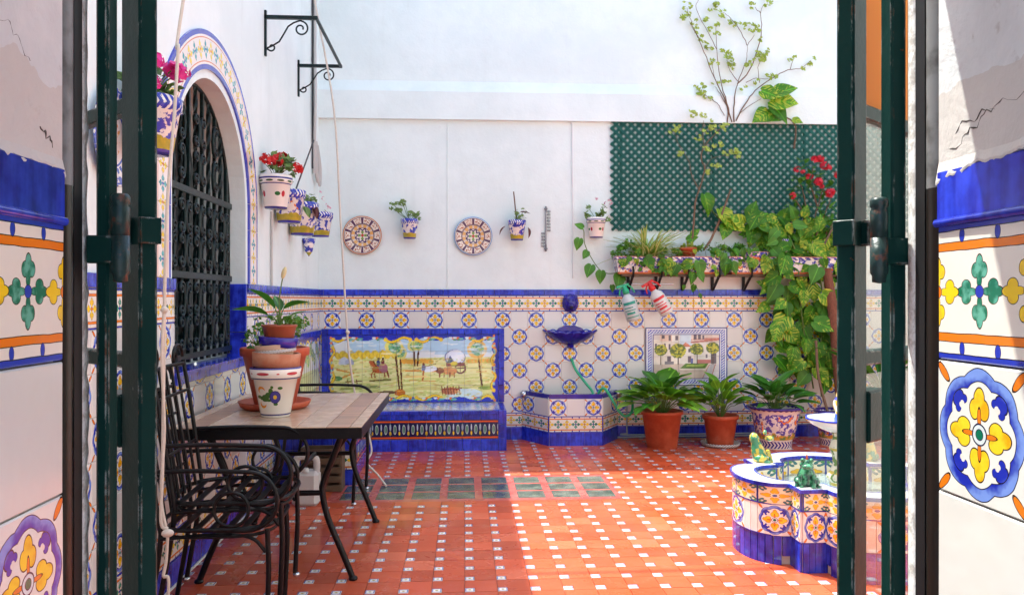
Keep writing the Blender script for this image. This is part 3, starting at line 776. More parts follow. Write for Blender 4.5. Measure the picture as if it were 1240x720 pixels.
# ------------------------------------------------------------------ doorway: passage walls and their tiles
def passage(side, X, Yend, lab):
    n = (-1, 0, 0) if side > 0 else (1, 0, 0); u = (0, -1, 0) if side > 0 else (0, 1, 0)
    bx = MB(); x0, x1 = (X + .006, X + .0105) if side > 0 else (X - .0105, X - .006)
    bx.box(((x0 + x1) / 2, (Yend - .4) / 2, 1.35), (x1 - x0, Yend + .4, 2.70))
    wll = bx.build('passage_wall', M_oldplaster); tag(wll, lab, 'wall')
    F = Face((X + .006 * side, 0, 0), u, n, wll); su = -1 if side > 0 else 1
    for c in range(7):
        y = Yend - T * (c + .5); cu = y * su
        F.tile('trim_tile', cu, 1.455, T, .066, M_blue, th=.014)
        F.tile('border_tile', cu, 1.422 - .0825, T, .165, M_border)
        for k in range(8):
            z = 1.257 - T * (k + .5); fl = ((c + k) % 2 == 0) if side > 0 else ((c + k) % 2 == 1)
            F.tile('flower_tile' if fl else 'plain_tile', cu, z, T, T, M_flower if fl else M_white)
    # raised blue bead under the trim
    bd = MB(); bd.tube([(X - .0075 * side, -.2, 1.424), (X - .0075 * side, Yend, 1.424)], .0055, 8); bd.build('bead', M_blue, wll)
    # plaster coat above the tiles, its ragged foot lapping over the trim
    pc = MB(); pc.box((X + .0005 * side, (Yend - .4) / 2, 2.0975), (.011, Yend + .4, 1.205)); pc.build('plaster_coat', M_oldplaster, wll)
    rg = MB(); vs_ = []; nn = 260; random.seed(3 + side); lo = 0; hi = 0
    for i in range(nn + 1):
        y = -.15 + (Yend + .15) * i / nn; lo = .93 * lo + random.uniform(-.0022, .0022); hi = random.uniform(-.0008, .0008)
        zl = 1.4815 + lo + hi + .003 * math.sin(i * .21); ov = .0086 + .0006 * math.sin(i * .9)
        vs_ += [(X + .0055 * side, y, zl), (X - ov * side, y, zl), (X - (ov + .0004) * side, y, zl + .003), (X - .0052 * side, y, max(1.498, zl + .012)), (X + .0055 * side, y, 1.52)]
    rg.add(vs_, [(i * 5 + q, (i + 1) * 5 + q, (i + 1) * 5 + q + 1, i * 5 + q + 1) for i in range(nn) for q in range(4)], False); rg.build('plaster_edge', M_oldplaster, wll)
    # cracks in the plaster
    for (ya, za, yb_, zb, nseg, r) in (((Yend - .02, 1.515, .62, 1.60, 60, .0009), (.93, 1.53, .86, 1.545, 12, .0007), (.80, 1.56, .70, 1.72, 30, .0006)) if side > 0 else ((.985, 1.69, .975, 1.76, 16, .0014), (.975, 1.505, .95, 1.53, 12, .0014), (.93, 1.60, .84, 1.64, 26, .0004))):
        ck = MB(); pts = []; j1 = j2 = 0
        for i in range(nseg + 1):
            t = i / nseg; j1 = .75 * j1 + random.uniform(-.0045, .0045)
            pts.append((X - .0050 * side, ya + (yb_ - ya) * t + j1 * .5, za + (zb - za) * t + j1))
        ck.tube(pts, [r * (.2 + 1.3 * random.random() ** 2) for _ in pts], 5); ck.build('crack', M_crack, wll)
    return wll
passage(1, .59, .963, 'flaking grey plaster passage wall with tiles beside the sunlit gate leaf')
passage(-1, -.487, 1.0, 'flaking grey plaster passage wall with tiles, beside the rope and chairs')
# door jamb trims
def jamb(side, X, Y0, lab):
    t = thing('door_frame', lab, 'door frame', (X, Y0 + .02, 0))
    b = MB(); b.lathe([(.0175, 0), (.0175, 1.47)], (X + .010 * side, Y0 + .018, 0), 20); b.build('bronze_trim', M_brass, t)
    b = MB(); b.lathe([(.0177, 1.47), (.0177, 2.06)], (X + .010 * side, Y0 + .018, 0), 20); b.build('grey_trim', M_alu, t)
    b = MB(); b.box((X + .010 * side, Y0 + .0445, 1.03), (.026, .021, 2.06)); b.build('dark_gap', M_black, t)  # black strip stands in for the shaded gap beside the trim
    b = MB(); nn = 120; vs_ = []; random.seed(21 + side)
    for i in range(nn + 1):
        z = 2.06 * i / nn; j = random.uniform(-.004, .004)
        vs_ += [(X + .02 * side, Y0 + .052, z), (X - .001 * side + j * .25, Y0 + .053, z), (X - .002 * side + j * .3, Y0 + .074 + j * .5, z), (X + .03 * side, Y0 + .083, z)]
    b.add(vs_, [(i * 4 + q, i * 4 + q + 1, (i + 1) * 4 + q + 1, (i + 1) * 4 + q) for i in range(nn) for q in range(3)], True)
    b.build('lime_edge', M_limeedge, t)
    return t
jamb(1, .590, .963, 'bronze and grey door frame edge beside the gate with the fountain behind')
jamb(-1, -.487, 1.0, 'bronze and grey door frame edge beside the gate with the chairs behind')
# green gates: fixed post, hinge, swung-open leaf
def gate(side, Xp, Yp, Xs, Ys, ang, lab_p, lab_l, pw, sd):
    post = thing('gate_post', lab_p, 'gate post', (Xp, Yp, 0))
    b = MB(); b.box((Xp, Yp, 1.03), (pw, .030, 2.06), ch=.003); b.build('post', M_gate, post)
    b = MB(); kx = (Xp + Xs) / 2 - side * .006; ky = Yp + .012
    b.box(((Xp + .017 * side + kx) / 2, Yp - .017, 1.395), (abs(Xp + .017 * side - kx), .010, .036), ch=.002); b.build('hinge_plate', M_gate, post)
    b = MB(); b.lathe([(.0005, 1.352), (.009, 1.354), (.009, 1.362), (.0115, 1.366), (.0115, 1.413), (.0005, 1.413)], (kx, Yp - .014, 0), 18); b.build('hinge_pin', M_rust, post)
    leaf = thing('gate_leaf', lab_l, 'gate', (Xs, Ys, 0))
    dx, dy = math.sin(ang) * side, math.cos(ang); nx, ny = dy, -dx
    Mx = Matrix(((dx, nx, 0), (dy, ny, 0), (0, 0, 1))); LW = .50
    def P(d, z): return (Xs + dx * d, Ys + dy * d, z)
    b = MB(); b.box(P(sd / 2, 1.035), (sd, .026, 2.03), M=Mx, ch=.003); b.build('stile', M_gate, leaf)
    b = MB(); b.box(P(LW - sd / 2, 1.035), (sd, .026, 2.03), M=Mx, ch=.003); b.build('stile', M_gate, leaf)
    for z, h in ((.06, .05), (.6, .02), (1.245, .022), (1.605, .022), (2.03, .03)):
        b = MB(); b.box(P(LW / 2, z), (LW - 2 * sd + .002, .018, h), M=Mx, ch=.002); b.build('rail', M_gate, leaf)
    b = MB(); b.box(P(sd + .035, 1.16), (.07, .034, .075), M=Mx, ch=.003); b.build('lock_box', M_gate, leaf)
    b = MB(); b.box(P(.028, 1.425), (.010, .050, .036), M=Mx, ch=.002); b.box(P(-.004, 1.425), (.006, .030, .036), M=Mx, ch=.001); b.build('hinge_plate', M_gate, leaf)
    b = MB(); b.lathe([(.0005, 1.4135), (.0115, 1.4135), (.0115, 1.449), (.0095, 1.452), (.012, 1.455), (.012, 1.463), (.009, 1.467), (.0005, 1.468)], (kx, Yp - .014, 0), 18); b.build('hinge_barrel', M_rust, leaf)
    if side > 0:
        b = MB(); b.box(P(LW / 2, 1.425), (LW - .07, .004, .34), M=Mx); b.build('glass_pane', M_glass, leaf)
        b = MB(); b.box(P(LW / 2, .92), (LW - .07, .004, .60), M=Mx); b.build('glass_pane', M_glass, leaf)
        b = MB(); b.box(P(LW / 2, 1.815), (LW - .07, .004, .40), M=Mx); b.build('amber_pane', M_amber, leaf)
gate(1, .5835, 1.066, .541, 1.118, R(50), 'green gate post with rusty hinge, fixed beside the sunlit plaster', 'open green gate leaf with an amber upper pane, before the palm', .021, .044)
gate(-1, -.4665, 1.085, -.432, 1.135, R(46), 'green gate post with rusty hinge, beside the hanging blue rimmed plate', 'open green gate leaf beside the pink geranium and rope', .016, .056)
# ------------------------------------------------------------------ painted tile pictures (colour stored per vertex)
class Canvas:
    def __init__(s, x0, y0, x1, y1, W, H, seed=1):
        s.W, s.H = W, H; s.rng = np.random.RandomState(seed)
        yy, xx = np.mgrid[0:H, 0:W]; s.X = x0 + (xx + .5) * (x1 - x0) / W; s.Y = y0 + (yy + .5) * (y1 - y0) / H
        s.c = np.ones((H, W, 3)) * 0.9
        n = np.zeros((H, W))
        for k in (3, 6, 12, 24):
            gsm = s.rng.rand(k + 2, 2 * k + 2); fy = np.linspace(0, k, H); fx = np.linspace(0, 2 * k, W)
            iy = fy.astype(int); ix = fx.astype(int); ty = (fy - iy)[:, None]; tx = (fx - ix)[None, :]
            n += ((gsm[iy][:, ix] * (1 - ty) + gsm[iy + 1][:, ix] * ty) * (1 - tx) + (gsm[iy][:, ix + 1] * (1 - ty) + gsm[iy + 1][:, ix + 1] * ty) * tx) / (k ** .6)
        s.n = (n - n.min()) / (n.max() - n.min())
        s.wx = s.X + (s.n - .5) * 10; s.wy = s.Y + (np.roll(s.n, 7, 1) - .5) * 8
    def put(s, m, col, a=1.0, var=.18):
        col = np.array(col) / 255.0; f = 1 + (s.n[..., None] - .5) * 2 * var
        s.c = np.where(m[..., None], s.c * (1 - a) + np.clip(col * f, 0, 1) * a, s.c)
    def ell(s, cx, cy, rx, ry, col, a=1.0, var=.18): s.put(((s.wx - cx) / rx) ** 2 + ((s.wy - cy) / ry) ** 2 < 1, col, a, var)
    def ring(s, cx, cy, r, w_, col): s.put(abs(np.hypot(s.X - cx, s.Y - cy) - r) < w_, col)
    def rect(s, x0, y0, x1, y1, col, a=1.0, var=.12): s.put((s.X > x0) & (s.X < x1) & (s.Y > y0) & (s.Y < y1), col, a, var)
    def line(s, pts, w_, col):
        for (ax, ay), (bx, by) in zip(pts, pts[1:]):
            dx, dy = bx - ax, by - ay; t = np.clip(((s.X - ax) * dx + (s.Y - ay) * dy) / max(dx * dx + dy * dy, 1e-6), 0, 1)
            s.put(np.hypot(s.X - ax - t * dx, s.Y - ay - t * dy) < w_, col)
    def poly(s, pts, col, a=1.0):
        m = np.zeros(s.X.shape, bool); n = len(pts)
        for i in range(n):
            (xa, ya), (xb, yb_) = pts[i], pts[i - 1]
            cond = ((ya > s.Y) != (yb_ > s.Y)) & (s.X < (xb - xa) * (s.Y - ya) / ((yb_ - ya) or 1e-9) + xa); m ^= cond
        s.put(m, col, a)
    def crown(s, cx, cy, r, c1, c2, c3, k=60):
        s.ell(cx, cy, r, r, c1)
        for i in range(k):
            a = s.rng.rand() * 6.28; q = r * math.sqrt(s.rng.rand()) * .95
            s.ell(cx + q * math.cos(a), cy + q * math.sin(a), r * .16, r * .13, c2 if s.rng.rand() < .5 else c3)
    def lin(s):
        c = np.clip(s.c, 0, 1); return np.where(c <= .04045, c / 12.92, ((c + .055) / 1.055) ** 2.4)
def scroll_border(k, x0, y0, x1, y1, d):
    X, Y = k.X, k.Y; u = np.minimum(np.minimum(X - x0, x1 - X), np.minimum(Y - y0, y1 - Y))
    edge = d * (.80 + .35 * np.sin(X * .055) * np.cos(Y * .06))
    k.put(u < edge, (38, 52, 172), 1, .2)
    def scr(cx, cy, L, h, vert=False):
        for off, col, w_ in ((0, (150, 100, 20), 6.5), (0, (240, 200, 52), 4.6)):
            pts = []
            for i in range(25):
                t = i / 24; a = (t - .5) * L; b = h * math.sin(t * math.pi * 2)
                pts.append((cx + b, cy + a) if vert else (cx + a, cy + b))
            k.line(pts, w_, col)
        for sgn in (-1, 1):
            ex, ey = (cx, cy + sgn * L * .5) if vert else (cx + sgn * L * .5, cy)
            k.ring(ex, ey, 7, 3, (232, 190, 60))
    mx = (x0 + x1) / 2; my = (y0 + y1) / 2
    for cx in (mx - 75, mx + 75): 
        for cy in (y0 + d * .8, y1 - d * .8): scr(cx, cy, 120, 11)
    for cx in (x0 + 75, x1 - 75):
        for cy in (y0 + d * .75, y1 - d * .75): scr(cx, cy, 95, 9)
    for cx in (x0 + d * .75, x1 - d * .75):
        for cy in (my - 62, my + 62): scr(cx, cy, 90, 10, True)
    for i in range(34):
        t = k.rng.rand(); side = i % 4
        px = x0 + d * .6 + t * (x1 - x0 - d * 1.2) if side < 2 else (x0 + d * .6 if side == 2 else x1 - d * .6)
        py = (y0 + d * .6 if side == 0 else y1 - d * .6) if side < 2 else y0 + t * (y1 - y0)
        if side < 2:
            k.ell(px, py, 9, 7, (226, 112, 44)); k.ell(px + 16, py + 3, 14, 5, (110, 176, 170)); k.ell(px - 15, py - 2, 10, 5, (214, 222, 224)); k.ell(px + 4, py + 8, 7, 4, (70, 140, 80))
        else: k.ell(px, py, 6, 7, (226, 130, 60)); k.ell(px, py + 12, 5, 7, (150, 196, 190))
def paint_mural():
    k = Canvas(75, 95, 905, 425, 320, 128, 4)
    k.put(k.Y < 999, (226, 232, 232), 1, .10); k.put((k.n > .52) & (k.Y < 190), (176, 208, 226), 1, .08)
    k.put(k.wy > 205, (232, 226, 160), 1, .12); k.put((k.wy > 205) & (np.sin(k.wy * .22 + k.n * 9) > .35), (214, 214, 136), .7, .12)
    k.put((k.wy > 300) & (np.sin(k.wy * .3 + k.X * .01 + k.n * 12) > .2), (200, 204, 116), .7, .12)
    for i in range(46): k.ell(120 + i * 6.2, 192 + 8 * math.sin(i), 13, 14, (232, 200, 66) if i % 3 else (206, 176, 60))
    for i in range(24): k.ell(440 + i * 6, 224 + 4 * math.sin(i * 2), 12, 10, (230, 170, 70))
    for i in range(14): k.ell(760 + i * 9, 226, 12, 10, (224, 160, 66) if i % 2 else (206, 180, 80))
    k.poly([(130, 240), (130, 215), (155, 200), (180, 215), (180, 240)], (200, 206, 220)); k.poly([(160, 240), (160, 220), (182, 206), (202, 222), (202, 240)], (168, 172, 196))
    k.line([(120, 262), (200, 280), (150, 300)], 4, (220, 150, 60)); k.line([(440, 268), (640, 272)], 3.4, (212, 136, 52))
    k.line([(470, 316), (600, 322)], 2.6, (196, 150, 70)); k.line([(280, 318), (380, 312)], 4, (110, 96, 50))
    # horse with riders
    H = (186, 96, 52); k.ell(325, 262, 36, 18, H); k.poly([(284, 250), (276, 226), (292, 222), (312, 250)], H); k.ell(288, 228, 13, 8, H); k.line([(296, 222), (310, 246)], 4, (110, 50, 30))
    for x, dx in ((300, -14), (308, -6), (346, 4), (356, 12)): k.line([(x, 268), (x + dx, 286), (x + dx + 3, 302)], 3.2, (156, 76, 42))
    k.line([(360, 258), (368, 290)], 4, (120, 56, 34)); k.ell(345, 256, 22, 22, (168, 110, 120)); k.ell(322, 232, 9, 16, (60, 70, 120)); k.ell(343, 228, 9, 13, (120, 60, 60)); k.ell(324, 213, 7, 6, (60, 50, 60)); k.ell(344, 212, 6, 6, (70, 40, 34))
    # palms
    def palm(x0, y0, x1, y1, r, yel):
        k.line([(x0, y0), (x1, y1)], 4.2, (92, 50, 30)); k.ell(x0 - 3, y0 - 14, r * 1.05, r, yel, .85); k.crown(x0, y0 - 14, r * .68, (112, 168, 128), (76, 140, 100), (160, 190, 110), 40)
    palm(492, 165, 497, 245, 26, (222, 214, 120)); palm(515, 160, 510, 245, 28, (214, 210, 110))
    palm(426, 196, 434, 360, 34, (226, 214, 110)); palm(402, 172, 422, 362, 42, (228, 208, 96)); palm(806, 182, 826, 350, 46, (230, 178, 80))
    # wagon, oxen and driver
    k.ell(695, 208, 52, 40, (120, 130, 170)); k.ell(697, 206, 47, 36, (222, 226, 236)); k.poly([(650, 246), (668, 196), (702, 246)], (70, 82, 130)); k.rect(650, 232, 742, 250, (150, 86, 80))
    k.ring(720, 258, 24, 4, (120, 76, 70)); k.line([(720, 236), (720, 280)], 2, (120, 76, 70)); k.line([(698, 258), (742, 258)], 2, (120, 76, 70)); k.ell(690, 238, 18, 10, (214, 190, 60))
    k.ell(668, 272, 36, 19, (222, 150, 96)); k.ell(622, 272, 20, 14, (146, 92, 70)); k.ell(606, 266, 9, 10, (110, 70, 60))
    for x in (618, 640, 668, 690): k.line([(x, 280), (x, 300)], 3, (150, 90, 60))
    k.ell(568, 262, 40, 15, (222, 226, 232)); k.ell(541, 256, 10, 17, (120, 130, 160)); k.line([(540, 272), (536, 314)], 4, (176, 96, 50)); k.ell(541, 240, 6, 7, (120, 70, 50)); k.line([(508, 262), (600, 236)], 1.6, (120, 90, 60))
    # foreground
    for (x, y, rx, ry, c) in ((425, 376, 26, 16, (196, 106, 40)), (360, 374, 50, 9, (110, 84, 60)), (120, 304, 26, 12, (90, 140, 80)), (290, 346, 40, 7, (140, 150, 84)), (190, 352, 60, 7, (160, 166, 90)), (560, 356, 70, 9, (206, 196, 120)), (500, 300, 60, 6, (226, 196, 120)), (850, 356, 40, 9, (128, 150, 70))): k.ell(x, y, rx, ry, c)
    k.ell(740, 384, 90, 26, (206, 222, 220))
    for x in (170, 192, 214): k.line([(x, 312), (x + 6, 344)], 2.6, (110, 62, 36))
    k.line([(162, 322), (240, 320)], 2.6, (110, 62, 36)); k.line([(162, 336), (240, 334)], 2.6, (110, 62, 36))
    k.ell(670, 370, 44, 18, (196, 120, 80))
    for i in range(7): k.line([(628 + i * 14, 346 + (i % 2) * 5), (634 + i * 14, 386)], 2.6, (130, 60, 40))
    k.line([(622, 362), (726, 356)], 2.4, (130, 60, 40))
    for i in range(420):
        x = 100 + k.rng.rand() * 780; y = 210 + k.rng.rand() * 190; c_ = [(176, 186, 84), (214, 196, 96), (150, 168, 80), (224, 206, 130), (196, 150, 76)][k.rng.randint(5)]
        k.ell(x, y, 4 + k.rng.rand() * 12, 1.6 + k.rng.rand() * 2, c_, .55)
    for i in range(60): k.ell(110 + k.rng.rand() * 770, 130 + k.rng.rand() * 60, 10 + k.rng.rand() * 20, 4, (236, 236, 230) if i % 2 else (190, 212, 226), .6)
    scroll_border(k, 75, 95, 905, 425, 30); return k
def paint_garden():
    k = Canvas(0, 0, 800, 330, 240, 104, 9)
    k.put(k.Y < 999, (222, 228, 220), 1, .1); k.put(k.wy > 150, (206, 212, 150), 1, .14); k.put(k.wy > 240, (186, 190, 104), 1, .16)
    for i in range(16):
        x = 40 + i * 48; k.line([(x, 320), (x + 10 * math.sin(i), 80 + 30 * math.sin(i * 2.1))], 5, (150, 140, 90)); k.crown(x, 80 + 30 * math.sin(i * 2.1), 30, (150, 180, 120), (110, 156, 96), (214, 206, 110), 24)
    for i in range(30): k.ell(k.rng.rand() * 800, 240 + k.rng.rand() * 70, 14, 8, (214, 150, 80) if i % 2 else (120, 160, 90))
    scroll_border(k, 0, 0, 800, 330, 30); return k
def paint_plaza():
    k = Canvas(80, 115, 795, 690, 170, 136, 6)
    k.put(k.Y < 999, (224, 216, 204), 1, .1)
    k.rect(375, 180, 490, 300, (200, 216, 226)); k.rect(150, 180, 205, 480, (206, 196, 190)); k.poly([(150, 235), (380, 262), (380, 480), (150, 480)], (226, 214, 198))
    k.rect(205, 180, 310, 250, (222, 190, 170)); k.rect(310, 180, 380, 260, (230, 224, 214)); k.rect(480, 180, 725, 262, (218, 200, 186)); k.line([(480, 262), (725, 236)], 6, (176, 84, 70)); k.line([(480, 236), (725, 226)], 4, (190, 110, 90)); k.rect(590, 215, 725, 240, (190, 110, 96), .6)
    for (x, y, w_, h) in ((225, 190, 22, 34), (282, 192, 22, 56), (340, 195, 26, 46), (500, 185, 26, 50), (540, 185, 22, 50), (575, 190, 20, 42), (165, 270, 16, 60), (240, 270, 16, 40), (280, 275, 20, 60), (455, 325, 18, 36), (450, 400, 30, 60), (270, 400, 34, 66), (605, 380, 18, 36), (650, 370, 50, 105)): k.rect(x, y, x + w_, y + h, (92, 84, 96))
    k.poly([(390, 300), (430, 258), (480, 300)], (196, 120, 90)); k.line([(390, 300), (480, 300)], 4, (170, 90, 70))
    k.rect(525, 430, 650, 470, (186, 110, 100)); k.rect(250, 450, 330, 480, (120, 116, 122)); k.rect(475, 420, 498, 470, (70, 90, 150))
    k.put(k.wy > 478, (206, 184, 166), 1, .12); k.poly([(640, 480), (690, 480), (640, 622), (570, 622)], (176, 172, 172)); k.poly([(690, 480), (725, 480), (725, 622), (650, 622)], (208, 200, 196)); k.line([(690, 482), (650, 622)], 4, (170, 110, 100)); k.line([(640, 482), (575, 622)], 3, (170, 110, 100))
    k.poly([(380, 520), (430, 470), (632, 470), (600, 522)], (78, 116, 40)); k.poly([(430, 500), (450, 482), (600, 480), (580, 505)], (150, 176, 70)); k.line([(380, 528), (600, 530)], 4, (226, 214, 200))
    for (x, y, r) in ((215, 338, 56), (365, 345, 72), (530, 330, 58), (668, 318, 58)):
        k.line([(x, y + 40), (x, 478)], 5, (80, 60, 44)); k.crown(x, y, r, (112, 126, 34), (196, 190, 52), (80, 104, 30), 70)
    X, Y = k.X, k.Y; u = np.minimum(np.minimum(X - 80, 795 - X), np.minimum(Y - 115, 690 - Y))
    k.put(u < 70, (226, 226, 230), 1, .05)
    zz = (np.abs(((X + Y) / 13.0) % 2 - 1) < .5); k.put((u > 24) & (u < 52) & zz, (74, 84, 170)); k.put(((u > 20) & (u < 25)) | ((u > 51) & (u < 55)), (74, 84, 170)); k.put(u < 8, (44, 50, 130)); k.put((u > 62) & (u < 71), (44, 50, 130))
    return k
def picture(k, nu, nv, F, u0, v0, tw, th_, parent, lift):
    lin = k.lin(); du, dv = k.W // nu, k.H // nv
    for i in range(nu):
        for j in range(nv):
            b = MB(); vs_ = []; cs = []
            for r in range(dv + 1):
                for c in range(du + 1):
                    vs_.append((u0 + (i + (c / du) * .985 + .0075) * tw, v0 + (j + (r / dv) * .985 + .0075) * th_))
                    yy = min(k.H - 1, max(0, k.H - 1 - (j * dv + r))); xx = min(k.W - 1, i * du + c); cs.append(lin[yy, xx])
            me = bpy.data.meshes.new('picture_tile'); n = len(vs_)
            jt = random.uniform(0, .001)
            P3 = [F.o + F.u * a + F.v * b_ + F.n * (lift + jt) - wl(parent) for a, b_ in vs_]
            W1 = du + 1; fs = [(r * W1 + c, r * W1 + c + 1, (r + 1) * W1 + c + 1, (r + 1) * W1 + c) for r in range(dv) for c in range(du)]
            rim = list(range(0, W1)) + [r * W1 + du for r in range(1, dv + 1)] + [dv * W1 + c for c in range(du - 1, -1, -1)] + [r * W1 for r in range(dv - 1, 0, -1)]
            for q in rim: P3.append(P3[q] - F.n * lift * .95)
            m_ = len(rim)
            for q in range(m_): fs.append((rim[q], n + q, n + (q + 1) % m_, rim[(q + 1) % m_]))
            me.from_pydata([tuple(p) for p in P3], [], fs)
            at = me.attributes.new('Col', 'FLOAT_COLOR', 'POINT'); arr = np.ones((len(P3), 4), np.float32); arr[:n, :3] = cs; arr[n:, :3] = .5
            at.data.foreach_set('color', arr.ravel()); me.materials.append(M_paint); link('picture_tile', me, parent)
def frame_tiles(F, u0, v0, u1, v1, w_, m, lift, sides='LRTB', n=None):
    nu = max(1, round((u1 - u0) / T)); nv = max(1, round((v1 - v0) / T)); a = (u1 - u0) / nu; c = (v1 - v0) / nv
    for i in range(nu):
        if 'T' in sides: F.tile('frame_tile', u0 + a * (i + .5), v1 + w_ / 2, a, w_, m, lift, .022)
        if 'B' in sides: F.tile('frame_tile', u0 + a * (i + .5), v0 - w_ / 2, a, w_, m, lift, .022)
    for j in range(nv):
        if 'L' in sides: F.tile('frame_tile', u0 - w_ / 2, v0 + c * (j + .5), w_, c, m, lift, .022)
        if 'R' in sides: F.tile('frame_tile', u1 + w_ / 2, v0 + c * (j + .5), w_, c, m, lift, .022)
    for su, uu in (('L', u0 - w_ / 2), ('R', u1 + w_ / 2)):
        if su in sides and 'T' in sides: F.tile('frame_tile', uu, v1 + w_ / 2, w_, w_, m, lift, .022)
t = thing('tile_mural', 'painted tile mural of riders, palms and an ox wagon', 'mural', (-.47, YB - .012, .36))
Fm = Face((0, YB - .012, 0), (1, 0, 0), (0, -1, 0), t)
picture(paint_mural(), 10, 4, Fm, -1.275, .365, 1.60 / 10, .64 / 4, t, .010); frame_tiles(Fm, -1.275, .365, .325, 1.005, .055, M_blue, 0, 'LRT')
t = thing('tile_mural', 'painted tile mural of pale trees above the side bench', 'mural', (XL + .012, 6.8, .36))
Fm = Face((XL + .012, 0, 0), (0, 1, 0), (1, 0, 0), t)
picture(paint_garden(), 10, 4, Fm, 6.0, .365, .16, .16, t, .010); frame_tiles(Fm, 6.0, .365, 7.6, 1.005, .05, M_blue, 0, 'LT')
t = thing('tile_picture', 'framed tile picture of a town square with round trees', 'picture', (2.137, YB - .012, .51))
Fm = Face((0, YB - .012, 0), (1, 0, 0), (0, -1, 0), t)
picture(paint_plaza(), 5, 4, Fm, plaza[0], plaza[2], .16, .557 / 4, t, .012)

# ------------------------------------------------------------------ corner bench
BX, BYF, BZ = -.80, 7.10, .36
t = thing('tiled_bench', 'cobalt tiled corner bench below the mural of riders', 'bench', (-.4, 7.4, 0))
b = MB(); b.box(((BX + .37) / 2, (BYF + YB) / 2, BZ / 2 - .01), (.37 - BX - .02, YB - BYF - .02, BZ - .02)); b.box(((XL + BX) / 2, (5.84 + YB) / 2, BZ / 2 - .01), (BX - XL - .02, YB - 5.84 - .02, BZ - .02)); b.build('core', M_grout, t)
def facing(F, u0, u1, cols=None):
    n = max(1, round((u1 - u0) / T)); a = (u1 - u0) / n
    for i in range(n):
        u = u0 + a * (i + .5)
        F.tile('riser_tile', u, .055, a, .11, M_blue); F.tile('frieze_tile', u, .195, a, .165, M_frieze); F.tile('riser_tile', u, .303, a, .05, M_blue)
        F.tile('lip_tile', u, .343, a, .034, M_blue, .006, .018)
facing(Face((0, BYF + .010, 0), (1, 0, 0), (0, -1, 0), t), BX, .30)
Fb_ = Face((0, BYF + .010, 0), (1, 0, 0), (0, -1, 0), t)
for k in range(3): Fb_.tile('riser_tile', .335, .06 + k * .12, .07, .12, M_blue, .002)
facing(Face((BX - .010, 0, 0), (0, 1, 0), (1, 0, 0), t), 5.85, BYF)
Fe = Face((0, 5.85, 0), (1, 0, 0), (0, -1, 0), t)
for i in range(4):
    a = (BX - XL) / 4; u = XL + a * (i + .5)
    Fe.tile('riser_tile', u, .055, a, .11, M_blue); Fe.tile('riser_tile', u, .31, a, .10, M_blue)
    Fe.tile('border_tile' if i > 1 else 'riser_tile', u, .185, a, .15, M_border if i > 1 else M_blue)
Fr = Face((.36, 0, 0), (0, 1, 0), (1, 0, 0), t)
for i in range(4): Fr.tile('riser_tile', BYF + .145 * (i + .5), .18, .145, .355, M_blue)
FT = lambda x, y, w_, h, m, nm: link(nm, tile_mesh(w_, h, m), t, mtx=frame((1, 0, 0), (0, 1, 0), (0, 0, 1), (x, y, BZ - .012)))
for i in range(7):
    a = (.32 - BX) / 7
    for j in range(3): FT(BX + a * (i + .5), BYF + .06 + .165 * (j + .5), a, .165, M_seat, 'seat_tile')
    FT(BX + a * (i + .5), BYF + .03, a, .06, M_blue, 'lip_tile')
for i in range(4): FT(.345, BYF + .14 * (i + .5), .05, .14, M_blue, 'lip_tile')
for i in range(11):
    for j in range(3): FT(XL + .02 + .165 * (j + .5), 5.86 + .16 * (i + .5), .165, .16, M_seat, 'seat_tile')
    FT(BX - .02, 5.86 + .16 * (i + .5) - (.02 if i == 10 else 0), .05, .16, M_blue, 'lip_tile')

# ------------------------------------------------------------------ curved tile helper, wall basin
def strip_tile(name, pts, z0, z1, m, parent, th=.012, gap=.001, u01=(0, 1)):
    """tile following a plan polyline; outward is to the right of travel"""
    n = len(pts); pts = [Vector((p[0], p[1], 0)) for p in pts]; vs_ = []; L = [0]
    for i in range(1, n): L.append(L[-1] + (pts[i] - pts[i - 1]).length)
    nr = []
    for i in range(n):
        d = (pts[min(i + 1, n - 1)] - pts[max(i - 1, 0)]).normalized(); nr.append(Vector((d.y, -d.x, 0)))
    pts[0] = pts[0] + (pts[1] - pts[0]).normalized() * gap; pts[-1] = pts[-1] - (pts[-1] - pts[-2]).normalized() * gap
    z0 += gap; z1 -= gap
    for i in range(n):
        for (o_, z) in ((0, z0), (th, z0), (th, z1), (0, z1)): q = pts[i] + nr[i] * o_; vs_.append((q.x, q.y, z))
    fs = []; uv = []
    V = (0, 0, 1, 1)
    for i in range(n - 1):
        for q in range(3):
            f = (i * 4 + q, (i + 1) * 4 + q, (i + 1) * 4 + q + 1, i * 4 + q + 1); fs.append(f)
            uv.append([(u01[0] + (u01[1] - u01[0]) * L[k // 4] / L[-1], V[k % 4]) for k in f])
    fs += [(0, 1, 2, 3)[::-1], tuple((n - 1) * 4 + q for q in (0, 1, 2, 3))]; uv += [[(0, 0)] * 4] * 2
    b = MB(); b.add(vs_, fs, False, uv); return b.build(name, m, parent)
bpl = [(.558, YB - .013), (.772, 7.30), (1.256, 7.30), (1.462, YB - .013)]
t = thing('wall_basin', 'low tiled basin with cobalt rim below the blue shell', 'basin', (1.01, 7.5, 0))
b = MB(); inn = [(.60, YB - .013), (.79, 7.335), (1.238, 7.335), (1.42, YB - .013)]
for k in range(3):
    (ax, ay), (bx_, by_) = bpl[k], bpl[k + 1]; (cx, cy), (dx, dy) = inn[k], inn[k + 1]
    vs_ = [(x, y, z) for z in (0, .445) for (x, y) in ((ax, ay), (bx_, by_), (dx, dy), (cx, cy))]
    b.add(vs_, [(4, 5, 6, 7), (0, 1, 5, 4), (2, 3, 7, 6)], False)
b.build('core', M_grout, t)
b = MB(); b.prism(inn, .02, .30); b.build('water', M_water, t)
